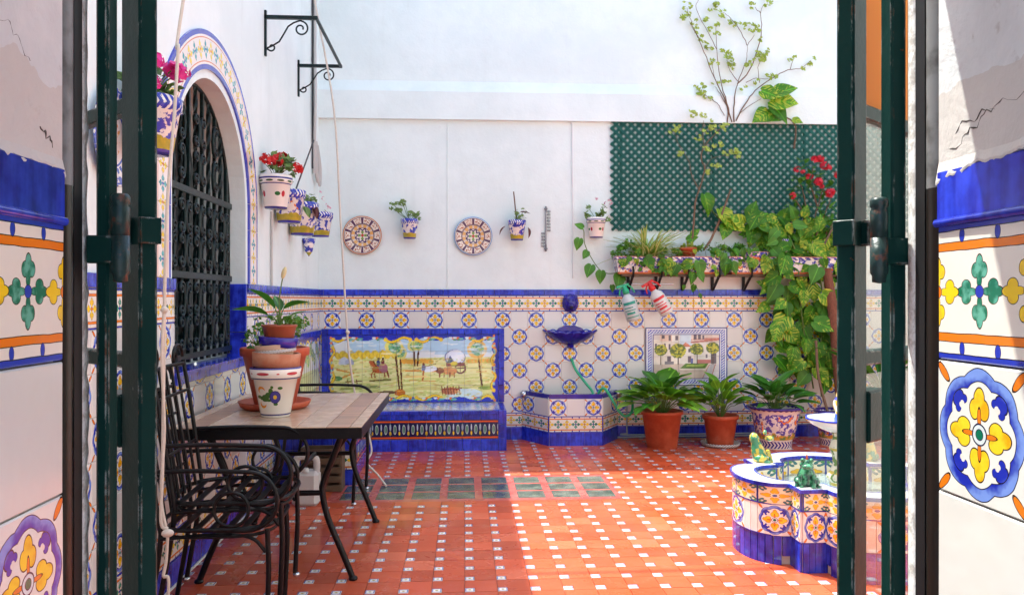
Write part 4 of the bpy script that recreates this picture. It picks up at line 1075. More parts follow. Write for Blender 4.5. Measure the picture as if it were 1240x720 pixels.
def lerp(a, b_, f): return (a[0] + (b_[0] - a[0]) * f, a[1] + (b_[1] - a[1]) * f)
for k in range(3):
    A, B_ = bpl[k], bpl[k + 1]; n = 3 if k == 1 else 2
    fl = [True, False, True] if k == 1 else ([True, False] if k == 0 else [False, True])
    for i in range(n):
        p, q = lerp(A, B_, i / n), lerp(A, B_, (i + 1) / n)
        strip_tile('skirting_tile', [p, q], 0, .125, M_blue, t); strip_tile('border_tile', [p, q], .125, .275, M_border, t)
        strip_tile('flower_tile' if fl[i] else 'plain_tile', [p, q], .275, .43, M_flower if fl[i] else M_white, t)
    p, q = A, B_; m1 = lerp(inn[k], inn[k + 1], .5)
    for i in range(n):
        p, q = lerp(A, B_, i / n), lerp(A, B_, (i + 1) / n); r_, s_ = lerp(inn[k], inn[k + 1], (i + 1) / n), lerp(inn[k], inn[k + 1], i / n)
        c_ = Vector(((p[0] + q[0] + r_[0] + s_[0]) / 4, (p[1] + q[1] + r_[1] + s_[1]) / 4))
        pl4 = [(c_.x + (v_[0] - c_.x) * 1.02, c_.y + (v_[1] - c_.y) * 1.25) if k == 1 else (c_.x + (v_[0] - c_.x) * 1.10, c_.y + (v_[1] - c_.y) * 1.06) for v_ in (p, q, r_, s_)]
        b = MB(); b.prism(pl4, .432, .472); b.build('rim_tile', M_navy, t)
# shell bowl
t = thing('shell_bowl', 'scalloped cobalt shell bowl mounted over the basin', 'bowl', (1.01, YB - .012, .9))
b = MB(); nA, nR = 64, 10; vs_ = []
def shell_pt(i, j, inner=0):
    a = math.pi * i / nA; f = j / nR
    R_ = (.25 * (abs(math.cos(a)) ** 1.6) + .135 * (1 - abs(math.cos(a)) ** 1.6)) ; sc = 1 + .07 * abs(math.sin(a * 6.5)) * f
    r = R_ * (f ** .75) * sc; z = .905 + .105 * f ** 2.2 + .02 * (abs(math.cos(a)) ** 3) * f + .012 * abs(math.sin(a * 6.5)) * f
    return (1.01 + math.cos(a) * r * (1 - inner * .04), YB - .012 - math.sin(a) * r * 1.15 * (1 - inner * .05), z + inner * .012)
for inner in (0, 1):
    vs_ = [shell_pt(i, j, inner) for i in range(nA + 1) for j in range(nR + 1)]
    fs = [(i * (nR + 1) + j, (i + 1) * (nR + 1) + j, (i + 1) * (nR + 1) + j + 1, i * (nR + 1) + j + 1) for i in range(nA) for j in range(nR)]
    b.add(vs_, fs if inner else [f[::-1] for f in fs], True)
rim = [(shell_pt(i, nR), shell_pt(i, nR, 1)) for i in range(nA + 1)]
b.add([p for q in rim for p in q], [(2 * i, 2 * i + 1, 2 * i + 3, 2 * i + 2) for i in range(nA)], True); b.build('bowl', M_navy, t)
b = MB(); vs_ = []   # fan shaped back plate
for i in range(33):
    a = math.pi * i / 32; x = 1.01 + .15 * math.cos(a) * (1 + .0 * i); z = .985 + .10 * math.sin(a) ** .8 * (1 + .06 * abs(math.sin(a * 6))); vs_.append((x, z))
poly_ = [(x, YB - .012, z) for x, z in vs_] + [(x, YB - .035, z) for x, z in vs_]
b.add(poly_, [tuple(range(33, 66))[::-1]] + [(i, i + 1, 34 + i, 33 + i) for i in range(32)], False); b.build('back_plate', M_navy, t)
b = MB(); b.tube([(1.01, YB - .012, .93), (1.01, YB - .05, .885), (1.01, YB - .07, .90)], [.03, .028, .03], 12); b.build('boss', M_navy, t)
# lion mask spout
t = thing('lion_mask', 'cobalt glazed lion head spout above the shell bowl', 'spout', (1.01, YB - .028, 1.30))
b = MB(); b.ball((1.01, YB - .045, 1.30), .066, 12, (1, .62, 1.10)); b.ball((1.01, YB - .085, 1.275), .030, 8, (1.1, .8, .9)); b.ball((1.01, YB - .10, 1.296), .012, 6, (1.4, .8, .7))
b.build('face', M_navy, t)
for s in (-1, 1):
    b = MB(); b.ball((1.01 + s * .050, YB - .05, 1.352), .018, 8); b.build('ear', M_navy, t)
    b = MB(); b.ball((1.01 + s * .024, YB - .086, 1.322), .010, 6, (1.2, .7, .8)); b.ball((1.01 + s * .026, YB - .082, 1.338), .012, 6, (1.6, .7, .5)); b.build('brow', M_navy, t)
b = MB()
for i in range(16):
    a = 2 * math.pi * i / 16; b.ball((1.01 + .060 * math.cos(a), YB - .035, 1.30 + .066 * math.sin(a)), .021, 6, (1, .8, 1.2))
b.build('mane', M_navy, t)
b = MB(); b.lathe([(.002, 0), (.013, 0), (.015, .01), (.010, .012)], (1.01, YB - .105, 1.262), 12, M=Matrix.Rotation(R(90), 3, 'X')); b.build('mouth', M_black, t)
# steel ball taps
for x, px, py, lab in ((.55, 634, 477, 'round steel tap between the bench and the basin'), (1.47, 749, 476, 'round steel tap behind the leafy terracotta pot')):
    p = atY(px, py, YB - .05); t = thing('tap', lab, 'tap', (p.x, YB - .02, p.z))
    b = MB(); b.ball((p.x, YB - .06, p.z), .036, 12); b.build('ball', M_steel, t)
    b = MB(); b.tube([(p.x, YB - .01, p.z - .01), (p.x, YB - .05, p.z - .01)], .016, 10); b.build('stem', M_steel, t)
    b = MB(); b.tube([(p.x, YB - .06, p.z - .03), (p.x, YB - .06, p.z - .06)], .012, 8); b.build('nozzle', M_steel, t)
# garden hose
def spline(pts, n=8):
    pts = [Vector(p) for p in pts]; P = [pts[0] * 2 - pts[1]] + pts + [pts[-1] * 2 - pts[-2]]; out = []
    for i in range(1, len(P) - 2):
        for k in range(n):
            t = k / n; a, b_, c, d = P[i - 1], P[i], P[i + 1], P[i + 2]
            out.append(.5 * ((2 * b_) + (c - a) * t + (2 * a - 5 * b_ + 4 * c - d) * t * t + (3 * b_ - a - 3 * c + d) * t ** 3))
    return out + [pts[-1]]
b = MB(); hp = [atY(692, 434, YB - .03), atY(697, 447, YB - .10), atY(708, 462, YB - .18), atY(718, 476, YB - .22), (1.14, 7.40, .36), (1.20, 7.37, .40), atY(727, 472, 7.32), atY(733, 471, 7.29), atY(741, 483, 7.27), atY(750, 498, 7.27), atY(757, 503.5, 7.28), atY(764, 500, 7.3), atY(766, 490, 7.4), atY(762, 478, 7.55), atY(754, 473, 7.62)]
b.tube(spline(hp, 6), .0125, 10); o = b.build('garden_hose', M_hose); tag(o, 'bright green garden hose draped over the basin rim', 'hose')
b = MB(); b.tube(spline([atY(759, 470, YB - .02), atY(759, 520, YB - .02), atY(760, 524, YB - .02), atY(764, 526, YB - .02), (2.9, YB - .02, .045)], 6), .007, 8); b.tube([atY(745, 529, YB - .025), (2.9, YB - .025, .025)], .008, 8)
o = b.build('water_pipe', M_pipe); tag(o, 'thin grey water pipe running along the blue skirting', 'pipe')

# ------------------------------------------------------------------ arched window with wrought iron grille
t = thing('arched_window', 'dark wooden casement window behind the iron grille', 'window', (XL - .30, AY, ZS))
b = MB(); b.box((XL - .36, AY, 1.75), (.02, 1.5, 1.8)); b.build('glass', M_dglass, t)
for y in (-.60, -.31, -.03, .03, .31, .60):
    b = MB(); b.box((XL - .335, AY + y, 1.75), (.04, .055, 1.7)); b.build('mullion', M_dwood, t)
for z in (1.02, 1.5, 1.95):
    b = MB(); b.box((XL - .332, AY, z), (.035, 1.27, .05)); b.build('rail', M_dwood, t)
b = MB()
for (y0, y1, z0, z1) in ((-.28, -.20, 1.98, 2.40), (-.12, -.06, 1.9, 2.42), (.10, .17, 1.98, 2.40), (.25, .30, 1.6, 2.2)): b.box((XL - .345, AY + (y0 + y1) / 2, (z0 + z1) / 2), (.012, y1 - y0, z1 - z0))
b.build('orange_reflection', M_orangerefl, t)  # orange strips stand in for reflections on the dark glass
t = thing('window_grille', 'dark green wrought iron grille filling the arched window', 'grille', (XL - .11, AY, ZS))
GX = XL - .10; GA = AW - .02
def top_at(y): return ZP + math.sqrt(max(GA * GA - y * y, 0.001))
bars = [-.56 + 1.12 * i / 10 for i in range(11)]
for i, y in enumerate(bars):
    b = MB(); z1 = top_at(y); n = 40
    if i % 2: # twisted bar
        pts = []; vs_ = []; fs = []
        for k in range(n + 1):
            a = k * .55; z = ZS + .02 + (z1 - ZS - .02) * k / n
            for q in range(4): vs_.append((GX + .013 * math.cos(a + q * math.pi / 2), AY + y + .013 * math.sin(a + q * math.pi / 2), z))
        fs = [(k * 4 + q, k * 4 + (q + 1) % 4, k * 4 + 4 + (q + 1) % 4, k * 4 + 4 + q) for k in range(n) for q in range(4)]; b.add(vs_, fs, False)
    else: b.box((GX, AY + y, (ZS + .02 + z1) / 2), (.020, .020, z1 - ZS - .02), ch=.002)
    b.build('bar', M_grille, t)
for z, w_ in ((1.035, .03), (1.46, .036), (1.905, .036)):
    b = MB(); hw = GA if z < ZP else math.sqrt(GA ** 2 - (z - ZP) ** 2); b.box((GX + .018, AY, z), (.010, 2 * hw, w_), ch=.002); b.build('cross_bar', M_grille, t)
b = MB(); b.tube([(GX, AY - GA, ZS + .02)] + [(GX, AY - GA * math.cos(math.pi * i / 24), ZP + GA * math.sin(math.pi * i / 24)) for i in range(25)] + [(GX, AY + GA, ZS + .02)], .011, 8); b.build('arch_frame', M_grille, t)
def spiral(turn=1.35, r0=.045, r1=.012, n=18): return [((r0 + (r1 - r0) * i / n) * math.cos(turn * 2 * math.pi * i / n), (r0 + (r1 - r0) * i / n) * math.sin(turn * 2 * math.pi * i / n)) for i in range(n + 1)]
sp_ = spiral(); cs = MB()   # C-scroll, local frame yz
top = [(-.045 + .045 - p[0], .07 + p[1]) for p in sp_]; bot = [(-p[0] , -.07 - p[1]) for p in sp_]
path = [(a, b_) for a, b_ in top[::-1]] + [(-.052, .03), (-.056, 0), (-.052, -.03)] + bot
cs.tube([(0, a, b_) for a, b_ in path], .0075, 6, flat=1.6); cs.ball((0, path[0][0], path[0][1]), .016, 6); cs.ball((0, path[-1][0], path[-1][1]), .016, 6); csm = cs.mesh('scroll', M_grille)
cs2 = MB(); cs2.tube([(0, -a, b_) for a, b_ in path], .0075, 6, flat=1.6); cs2.ball((0, -path[0][0], path[0][1]), .016, 6); cs2.ball((0, -path[-1][0], path[-1][1]), .016, 6); csm2 = cs2.mesh('scroll', M_grille)
for z in (1.16, 1.335, 1.585, 1.76, 2.04, 2.24):
    for i in range(10):
        y = (bars[i] + bars[i + 1]) / 2
        if z + .12 > top_at(abs(y) + .05): continue
        if z > 1.95 and i not in (2, 4, 5, 7): continue
        so_ = link('scroll', csm if i % 2 else csm2, t, loc=(GX + .022, AY + y, z)); so_.scale = (.85, .85, .80)
# ------------------------------------------------------------------ leaves
PROF = {'heart': [(0, .10), (.04, .26), (.14, .39), (.30, .43), (.5, .37), (.7, .25), (.88, .10), (1, .004)],
        'lance': [(0, .012), (.08, .05), (.22, .12), (.42, .17), (.62, .155), (.80, .095), (.93, .035), (1, .003)],
        'broad': [(0, .02), (.08, .12), (.25, .23), (.45, .27), (.65, .23), (.84, .12), (.95, .04), (1, .003)]}
_lm = {}
def leaf_mesh(kind, m, bend=.25, fold=.22, wave=.0):
    k = (kind, m.name, bend, fold, wave)
    if k in _lm: return _lm[k]
    b = MB(); vs_ = []; uvv = []; pr = PROF[kind]
    for i, (t, w_) in enumerate(pr):
        for s in (-1, -.55, 0, .55, 1):
            z = fold * abs(s) * w_ - bend * t * t + wave * math.sin(t * 9 + s * 2) * abs(s)
            yb_ = t - (.10 * abs(s) if (kind == 'heart' and i < 2) else 0)
            vs_.append((s * w_, yb_, z)); uvv.append((.5 + s * .5 * w_ / .45, t))
    fs = [(i * 5 + q, i * 5 + q + 1, (i + 1) * 5 + q + 1, (i + 1) * 5 + q) for i in range(len(pr) - 1) for q in range(4)]
    b.add(vs_, fs, True, [[uvv[q] for q in f] for f in fs]); _lm[k] = b.mesh('leaf', m); return _lm[k]
def leaf(parent, me, pos, d, sc, roll=0.0, up=(0, 0, 1), wsc=1.0, name='leaf'):
    y = Vector(d).normalized(); up = Vector(up)
    x = y.cross(up)
    if x.length < .05: x = y.cross(Vector((0, -1, .2)))
    x.normalize(); z = x.cross(y)
    m = Matrix((x, y, z)).transposed(); m = Matrix.Rotation(roll, 3, y) @ m @ Matrix.Diagonal((sc * wsc, sc, sc))
    m = m.to_4x4(); m.translation = Vector(pos)
    return link(name, me, parent, mtx=m)
def clump(b, c, rad, n, size, flat=1.0, face=None):
    c = Vector(c)
    for _ in range(n):
        p = Vector((random.gauss(0, 1), random.gauss(0, 1), random.gauss(0, 1) * flat)); p = p.normalized() * rad * random.random() ** .5
        p.z *= flat; d = Vector((random.uniform(-1, 1), random.uniform(-1, 1), random.uniform(-.4, .9))).normalized()
        x = d.orthogonal().normalized(); x = Matrix.Rotation(random.uniform(0, 6.28), 3, d) @ x; s = size * random.uniform(.6, 1.25); z = d.cross(x)
        q = c + p; vs_ = [q - d * s * .5, q + x * s * .33 + z * s * .1, q + d * s * .5, q - x * s * .33 + z * s * .1]
        b.add(vs_, [(0, 1, 2), (0, 2, 3)], True, [[(.5, 0), (1, .5), (.5, 1)], [(.5, 0), (.5, 1), (0, .5)]])
def lobed(b, c, n_, r):   # small lobed geranium leaf facing n_
    n_ = Vector(n_).normalized(); x = n_.orthogonal().normalized(); x = Matrix.Rotation(random.uniform(0, 6.28), 3, n_) @ x; y = n_.cross(x); c = Vector(c)
    vs_ = [c - n_ * r * .18]; uv = [(.5, .1)]
    for i in range(11):
        a = -2.6 + 5.2 * i / 10; rr = r * (.82 + .18 * math.cos(a * 5)); vs_.append(c + x * rr * math.cos(a) + y * rr * math.sin(a) + n_ * random.uniform(-.1, .12) * r); uv.append((.5 + .5 * math.cos(a), .5 + .5 * math.sin(a)))
    b.add(vs_, [(0, i, i + 1) for i in range(1, 11)], True, [[uv[0], uv[i], uv[i + 1]] for i in range(1, 11)])
def rough_disc(c, r, mat_, parent, name='soil'):
    b = MB(); b.lathe([(r, 0), (r * .6, .010), (.001, .014)], c, 18); return b.build(name, mat_, parent)
def blossom(b, c, r, n=14, ps=.4):
    c = Vector(c)
    for _ in range(n):
        d = Vector((random.gauss(0, 1), random.gauss(0, 1), random.gauss(.3, .8))).normalized(); q = c + d * r * random.uniform(.5, 1); s = r * ps
        x = d.orthogonal().normalized(); x = Matrix.Rotation(random.uniform(0, 6.28), 3, d) @ x; y = d.cross(x)
        vs_ = [q] + [q + (x * math.cos(a) + y * math.sin(a)) * s * (1 if i % 2 else .62) + d * s * .25 for i, a in enumerate([k * math.pi / 5 for k in range(10)])]
        b.add(vs_, [(0, i, i % 10 + 1) for i in range(1, 11)], True)

# ------------------------------------------------------------------ iron table
TZ, TX0, TX1, TY0, TY1 = .76, -1.325, -.46, 3.67, 5.00
t = thing('iron_table', 'black iron table with stone mosaic top against the window wall', 'table', ((TX0 + TX1) / 2, (TY0 + TY1) / 2, 0))
b = MB()
for (x0, x1, y0, y1) in ((TX0, TX1, TY0, TY0 + .02), (TX0, TX1, TY1 - .02, TY1), (TX0, TX0 + .02, TY0 + .02, TY1 - .02), (TX1 - .02, TX1, TY0 + .02, TY1 - .02)):
    b.box(((x0 + x1) / 2, (y0 + y1) / 2, TZ - .030), (x1 - x0, y1 - y0, .05))
b.build('frame', M_iron, t)
b = MB(); b.box(((TX0 + TX1) / 2, (TY0 + TY1) / 2, TZ - .018), (TX1 - TX0 - .04, TY1 - TY0 - .04, .014)); b.build('underlay', M_iron, t)
nx = 4; ny = 8; ax0, ax1 = TX0 + .16, TX1 - .16
for i in range(nx):
    for j in range(ny):
        w_, h = (ax1 - ax0) / nx, (TY1 - TY0) / ny
        link('stone_tile', tile_mesh(w_, h, M_stone, .010), t, mtx=frame((1, 0, 0), (0, 1, 0), (0, 0, 1), (ax0 + w_ * (i + .5), TY0 + h * (j + .5), TZ - .010)))
for xa, xb in ((TX0, ax0), (ax1, TX1)):
    ed = xa if xb == ax0 else xb; sgn = 1 if ed == xa else -1
    for j in range(ny):
        h = (TY1 - TY0) / ny; link('stone_tile', tile_mesh(.055, h, M_stone, .010), t, mtx=frame((1, 0, 0), (0, 1, 0), (0, 0, 1), (ed + sgn * .0275, TY0 + h * (j + .5), TZ - .010)))
    for j in range(38):
        h = (TY1 - TY0) / 38; link('mosaic_strip', tile_mesh(.105, h, M_strip, .010), t, mtx=frame((1, 0, 0), (0, 1, 0), (0, 0, 1), (ed + sgn * .1075, TY0 + h * (j + .5), TZ - .010)))
def leg_path(x, y, cx, cy, wx):
    dx = (cx - x) * wx; top = (x + dx * .35, y, TZ - .055)
    return spline([top, (x + dx * .62, y, .60), (x + dx * .95, y, .48), (x + dx, y, .42), (x + dx * .82, y, .30), (x + dx * .30, y, .12), (x, y, .012)], 5)
lx0, lx1, ly0, ly1 = -1.24, -.525, 3.86, 4.85
for lx in (lx0, lx1):
    for ly in (ly0, ly1):
        b = MB(); b.tube(leg_path(lx, ly, (lx0 + lx1) / 2, ly, .40), .015, 8); lg = b.build('leg', M_iron, t); b = MB(); b.ball((lx, ly, .014), .022, 6, (1, 1, .65)); b.build('foot', M_iron, lg)
        b = MB(); s = 1 if lx == lx1 else -1; b.tube(spline([(lx - s * .02, ly + .02, TZ - .055), (lx - s * .10, ly + .02, .58), (lx - s * .145, ly + .02, .43)], 6), .013, 8); b.build('brace', M_iron, t)
for ly in (ly0, ly1):
    b = MB(); b.tube([(lx0 + .14, ly, .42), (lx1 - .14, ly, .42)], .013, 8); b.build('stretcher', M_iron, t)
b = MB(); b.tube([((lx0 + lx1) / 2, ly0, .42), ((lx0 + lx1) / 2, ly1, .42)], .013, 8); b.build('stretcher', M_iron, t)

# ------------------------------------------------------------------ wrought iron armchairs (faces +x)
def make_chair(label):
    t = thing('iron_armchair', label, 'chair'); SZ = .44; r = .008
    def tub(name, pts, rr=r, n=8, closed=False):
        b = MB(); b.tube(pts, rr * .86, n, closed=closed); return b.build(name, M_iron, t)
    oval = []
    for i in range(32):
        a = 2 * math.pi * i / 32; c, s = math.cos(a), math.sin(a); oval.append((.235 * math.copysign(abs(c) ** .62, c), .235 * math.copysign(abs(s) ** .62, s), SZ))
    tub('seat_frame', oval, .011, 8, True); tub('seat_frame', [(x * .93, y * .93, SZ - .032) for x, y, z in oval], .008, 6, True)
    for i in range(7):
        x = -.18 + .36 * i / 6; h = .235 * (1 - (abs(x) / .235) ** 3.2) ** .31
        b = MB(); b.beam((x, -h, SZ), (x, h, SZ), .026, .005); b.build('slat', M_iron, t)
    for s in (-1, 1):
        b = MB(); b.tube(spline([(.205, s * .20, SZ - .01), (.21, s * .20, .25), (.20, s * .20, .03), (.205, s * .20, .012)], 5), .0105, 8); lg = b.build('leg', M_iron, t); b = MB(); b.ball((.205, s * .20, .012), .017, 6, (1, 1, .7)); b.build('foot', M_steel, lg)
        b = MB(); b.tube(spline([(-.20, s * .19, SZ), (-.215, s * .19, .30), (-.265, s * .195, .012)], 5), .0105, 8); lg = b.build('leg', M_iron, t); b = MB(); b.ball((-.265, s * .195, .012), .017, 6, (1, 1, .7)); b.build('foot', M_steel, lg)
        tub('back_stile', spline([(-.20, s * .20, SZ - .02), (-.225, s * .205, .60), (-.255, s * .21, .80), (-.285, s * .215, .97)], 5), .0105)
        # arm: straight run, deep curve at the front, then a ring resting on the seat
        arm = [(-.235, s * .215, .665), (-.05, s * .225, .668), (.12, s * .23, .662)]
        for k in range(1, 12):
            a = math.pi / 2 - math.pi * 1.0 * k / 11; arm.append((.13 + .12 * math.cos(a), s * .232, .548 + .114 * math.sin(a)))
        arm += [(.04, s * .232, .437)]
        tub('arm', spline(arm, 2), .0105)
        tub('arm_ring', [(.075 + .066 * math.cos(2 * math.pi * k / 20), s * .232, .517 + .066 * math.sin(2 * math.pi * k / 20)) for k in range(20)], .0085, 8, True)
        tub('apron', spline([(.20, s * .20, .34), (.14, s * .205, .40), (0, s * .21, .415), (-.20, s * .2, .40)], 5), .0085)
    tub('back_rail', [(-.283, -.215, .955), (-.288, 0, .958), (-.283, .215, .955)], .0095)
    tub('back_rail', [(-.262, -.21, .84), (-.262, .21, .84)], .008); tub('back_rail', [(-.228, -.205, .62), (-.228, .205, .62)], .008)
    for y in (-.12, -.04, .04, .12): tub('back_bar', spline([(-.205, y, SZ), (-.232, y, .62), (-.285, y, .955)], 4), .0075)
    for s in (-1, 1):
        sp2 = [(-.288 - .001 * k, s * (.15 + (.062 - .0024 * k) * math.cos(k * .42)), .985 + (.062 - .0024 * k) * math.sin(k * .42)) for k in range(20)]
        tub('crest_scroll', sp2, .009, 8)
    return t
def copy_tree(o, parent=None):
    c = o.copy(); COL.objects.link(c); c.parent = parent
    for ch in list(o.children): copy_tree(ch, c)
    return c
ch1 = make_chair('black iron armchair on the floor, lower of the pair stacked by the rope')
ch2 = copy_tree(ch1); ch2['label'] = 'black iron armchair stacked on top of another by the rope'
ch3 = copy_tree(ch1); ch3['label'] = 'black iron armchair standing between the table and the tiled bench'
ch1.location = (-.985, 3.42, 0); ch2.location = (-.94, 3.435, .098); ch3.location = (-.92, 5.50, 0)
ch1.rotation_euler.z = R(2); ch2.rotation_euler.z = R(3); ch3.rotation_euler.z = R(-4)
ch3.scale = (1.1, 1.1, 1.1)
# ------------------------------------------------------------------ pots on the table
def pot_obj(name, prof, c, m, parent, n=36, M=None, wob=None):
    b = MB(); b.lathe(prof, c, n, M=M, wob=wob); return b.build(name, m, parent)
def pot_prof(rb, rt, h, rim=.12, th=.012, lip=.012):
    return [(.001, 0), (rb * .96, 0), (rb, .008), (rt * (1 - .02), h * (1 - rim)), (rt + lip, h * (1 - rim) + .004), (rt + lip + .002, h * .97), (rt + lip - .002, h), (rt - .004, h), (rt - th, h * .9), (rt - th * 1.6, h * .78)]
c = atZ(328, 488, TZ); c = Vector((-1.0, 4.34, TZ))
t = thing('potted_parsley', 'large plain terracotta pot of feathery green plants on the table', 'plant pot', c)
pot_obj('saucer', [(.001, 0), (.155, 0), (.175, .012), (.188, .040), (.182, .040), (.165, .016), (.001, .014)], c, M_pot, t)
pot_obj('pot', pot_prof(.105, .165, .305, .15), c + Vector((0, 0, .015)), M_pot, t); rough_disc(c + Vector((0, 0, .27)), .155, M_soil, t)
b = MB()
for i in range(26):
    a = random.uniform(0, 6.28); q = random.uniform(.06, .17); h = random.uniform(.02, .17)
    p = c + Vector((q * math.cos(a), q * math.sin(a), .30 + h)); clump(b, p, .045, 26, .026)
o = b.build('foliage', M_parsley, t); o['kind'] = 'stuff'
b = MB()
for i in range(22):
    a = random.uniform(0, 6.28); q = random.uniform(.05, .15); b.tube([c + Vector((q * .5 * math.cos(a), q * .5 * math.sin(a), .27)), c + Vector((q * math.cos(a), q * math.sin(a), .42))], .0018, 4)
o = b.build('stems', M_greenstem, t); o['kind'] = 'stuff'
c = Vector((-.925, 4.03, TZ))
t = thing('flower_pot', 'white pot painted with a blue flower and red hearts, bottom of the stack', 'plant pot', c)
pot_obj('pot', [(.001, 0), (.066, 0), (.070, .006), (.104, .185), (.116, .187), (.124, .238), (.119, .243), (.108, .240), (.10, .19)], c, M_tablepot, t, 48)
t = thing('flower_pot', 'orange clay pot rim standing out of the painted white pot', 'plant pot', c + Vector((0, 0, .20)))
tl = Matrix.Rotation(R(3), 3, 'Y')
pot_obj('pot', [(.001, -.05), (.08, -.05), (.10, .03), (.112, .03), (.116, .095), (.112, .098), (.100, .096), (.095, .05)], c + Vector((0, 0, .215)), M_oldpot, t, 40, tl)
t = thing('flower_pot', 'tan clay pot with chequered rim nested near the top of the stack', 'plant pot', c + Vector((0, 0, .29)))
tl = Matrix.Rotation(R(-5), 3, 'Y')
pot_obj('pot', [(.001, -.04), (.075, -.04), (.085, .0), (.098, .045), (.094, .048), (.080, .02)], c + Vector((.0, 0, .305)), M_tan, t, 40, tl); pot_obj('rim', [(.0995, .018), (.101, .030), (.0995, .032)], c + Vector((0, 0, .295)), M_saucerpat, t, 40, tl)
t = thing('flower_pot', 'tilted navy glazed bowl under the brown nursery pot', 'plant pot', c + Vector((.01, 0, .33)))
tl = Matrix.Rotation(R(4), 3, 'Y')
pot_obj('pot', [(.001, 0), (.078, 0), (.088, .004), (.098, .048), (.094, .052), (.086, .045), (.08, .01)], c + Vector((.012, 0, .338)), M_navy, t, 40, tl)
cc = c + Vector((.018, 0, .355))
t = thing('potted_lily', 'brown nursery pot with a peace lily crowning the stack', 'plant pot', cc)
pot_obj('pot', [(.001, 0), (.062, 0), (.066, .01), (.080, .082), (.085, .084), (.086, .094), (.078, .094), (.074, .06)], cc, M_nursery, t); rough_disc(cc + Vector((0, 0, .07)), .073, M_soil, t)
L1 = leaf_mesh('broad', M_lily, .20, .35)
def stemleaf(t, base, tip, d, sc, me, wsc=1.0, r=.003, roll=0):
    b = MB(); base = Vector(base); tip = Vector(tip); b.tube(spline([base, (base + tip) / 2 + Vector((0, 0, .02)), tip], 4), r, 5); st_ = b.build('stem', M_greenstem, t); leaf(st_, me, tip, d, sc, wsc=wsc, roll=roll)
b0 = cc + Vector((0, 0, .08))
stemleaf(t, b0, b0 + Vector((-.05, -.02, .06)), (-.85, -.3, .32), .17, L1, .8, roll=R(20)); stemleaf(t, b0, b0 + Vector((-.02, .0, .09)), (-.55, -.1, .62), .16, L1, .9, roll=R(25))
stemleaf(t, b0, b0 + Vector((.02, .0, .09)), (.85, -.1, .38), .14, L1, .8, roll=R(-20)); stemleaf(t, b0, b0 + Vector((.0, .02, .08)), (-.3, .5, .7), .12, L1, .8)
stemleaf(t, b0, b0 + Vector((.03, -.03, .04)), (.6, -.6, .3), .09, leaf_mesh('broad', M_pothosd, .2, .3)); stemleaf(t, b0, b0 + Vector((-.03, -.03, .04)), (-.3, -.8, .3), .09, leaf_mesh('broad', M_pothosd, .2, .3)); stemleaf(t, b0, b0 + Vector((.04, .03, .05)), (.7, .3, .4), .10, leaf_mesh('broad', M_pothosd, .2, .3))
b = MB(); b.tube(spline([b0, b0 + Vector((.0, 0, .14)), b0 + Vector((.016, 0, .245))], 4), .003, 6); b.build('stem', M_greenstem, t)
b = MB(); b.ball(b0 + Vector((.022, 0, .268)), .012, 8, (1, 1, 2.6), Matrix.Rotation(R(15), 3, 'Y')); b.build('spathe', M_spathe, t)
# jerrycan and slatted box under the table
c = Vector((-1.02, 5.30, 0)); t = thing('jerrycan', 'white plastic jerrycan under the table', 'jerrycan', c)
b = MB(); b.box(c + Vector((0, 0, .115)), (.17, .13, .23), ch=.025); b.build('body', M_plasticw, t)
b = MB(); b.tube(spline([c + Vector((-.065, 0, .215)), c + Vector((-.065, 0, .29)), c + Vector((-.04, 0, .315)), c + Vector((.04, 0, .315)), c + Vector((.065, 0, .29)), c + Vector((.065, 0, .215))], 5), .022, 10); b.build('handle', M_plasticw, t)
b = MB(); b.lathe([(.001, .25), (.022, .25), (.022, .225)], c + Vector((0, -.04, 0)), 14); b.build('cap', M_plasticw, t)
c = Vector((-.985, 5.72, 0)); t = thing('wooden_crate', 'brown slatted crate against the bench end', 'crate', c)
for s in (-1, 1):
    b = MB(); b.box(c + Vector((s * .13, 0, .155)), (.02, .16, .31)); b.build('side', M_wood, t)
for k in range(5):
    b = MB(); b.box(c + Vector((0, -.082, .03 + k * .062)), (.27, .012, .042), ch=.002); b.build('slat', M_wood, t)
    b = MB(); b.box(c + Vector((0, .082, .03 + k * .062)), (.27, .012, .042), ch=.002); b.build('slat', M_wood, t)

# ------------------------------------------------------------------ quatrefoil fountain
FC = Vector((2.01, 4.20, 0)); FH = .38; NO = .25; LB = .19; RZ = .415
def outline(sc_in=0.0, nl=16):
    segs = []   # list of (kind, points), counter clockwise so that outward is to the right
    for q in range(4):
        a = q * math.pi / 2; c, s = math.cos(a), math.sin(a)
        h = FH - sc_in; no = NO - sc_in * .35; lb = LB
        def tr(x, y): return (FC.x + c * x - s * y, FC.y + s * x + c * y)
        lobe = [tr(h + lb * math.sin(math.pi * i / nl) ** .8, -no * math.cos(math.pi * i / nl)) for i in range(nl + 1)]
        segs.append(('lobe', lobe)); segs.append(('edge', [tr(h, no), tr(h, h)])); segs.append(('edge', [tr(h, h), tr(no, h)]))
    return segs
t = thing('lobed_fountain', 'quatrefoil tiled fountain basin with cobalt base on the sunlit floor', 'fountain', FC)
so_, si_ = outline(.012), outline(.11)
def flat(sg): return [p for k, pts in sg for p in pts[:-1]]
po, pi_ = flat(so_), flat(si_); npnt = len(po)
b = MB(); vs_ = [(p[0], p[1], 0) for p in po] + [(p[0], p[1], RZ - .012) for p in po] + [(p[0], p[1], RZ - .012) for p in pi_] + [(p[0], p[1], .10) for p in pi_]
fs = []
for i in range(npnt):
    j = (i + 1) % npnt
    fs += [(i, j, npnt + j, npnt + i), (npnt + i, npnt + j, 2 * npnt + j, 2 * npnt + i), (2 * npnt + i, 2 * npnt + j, 3 * npnt + j, 3 * npnt + i)]
b.add(vs_, fs, False); b.build('core', M_grout, t)
b = MB(); b.prism(pi_, .08, .10); b.build('pool_floor', M_rimw, t)
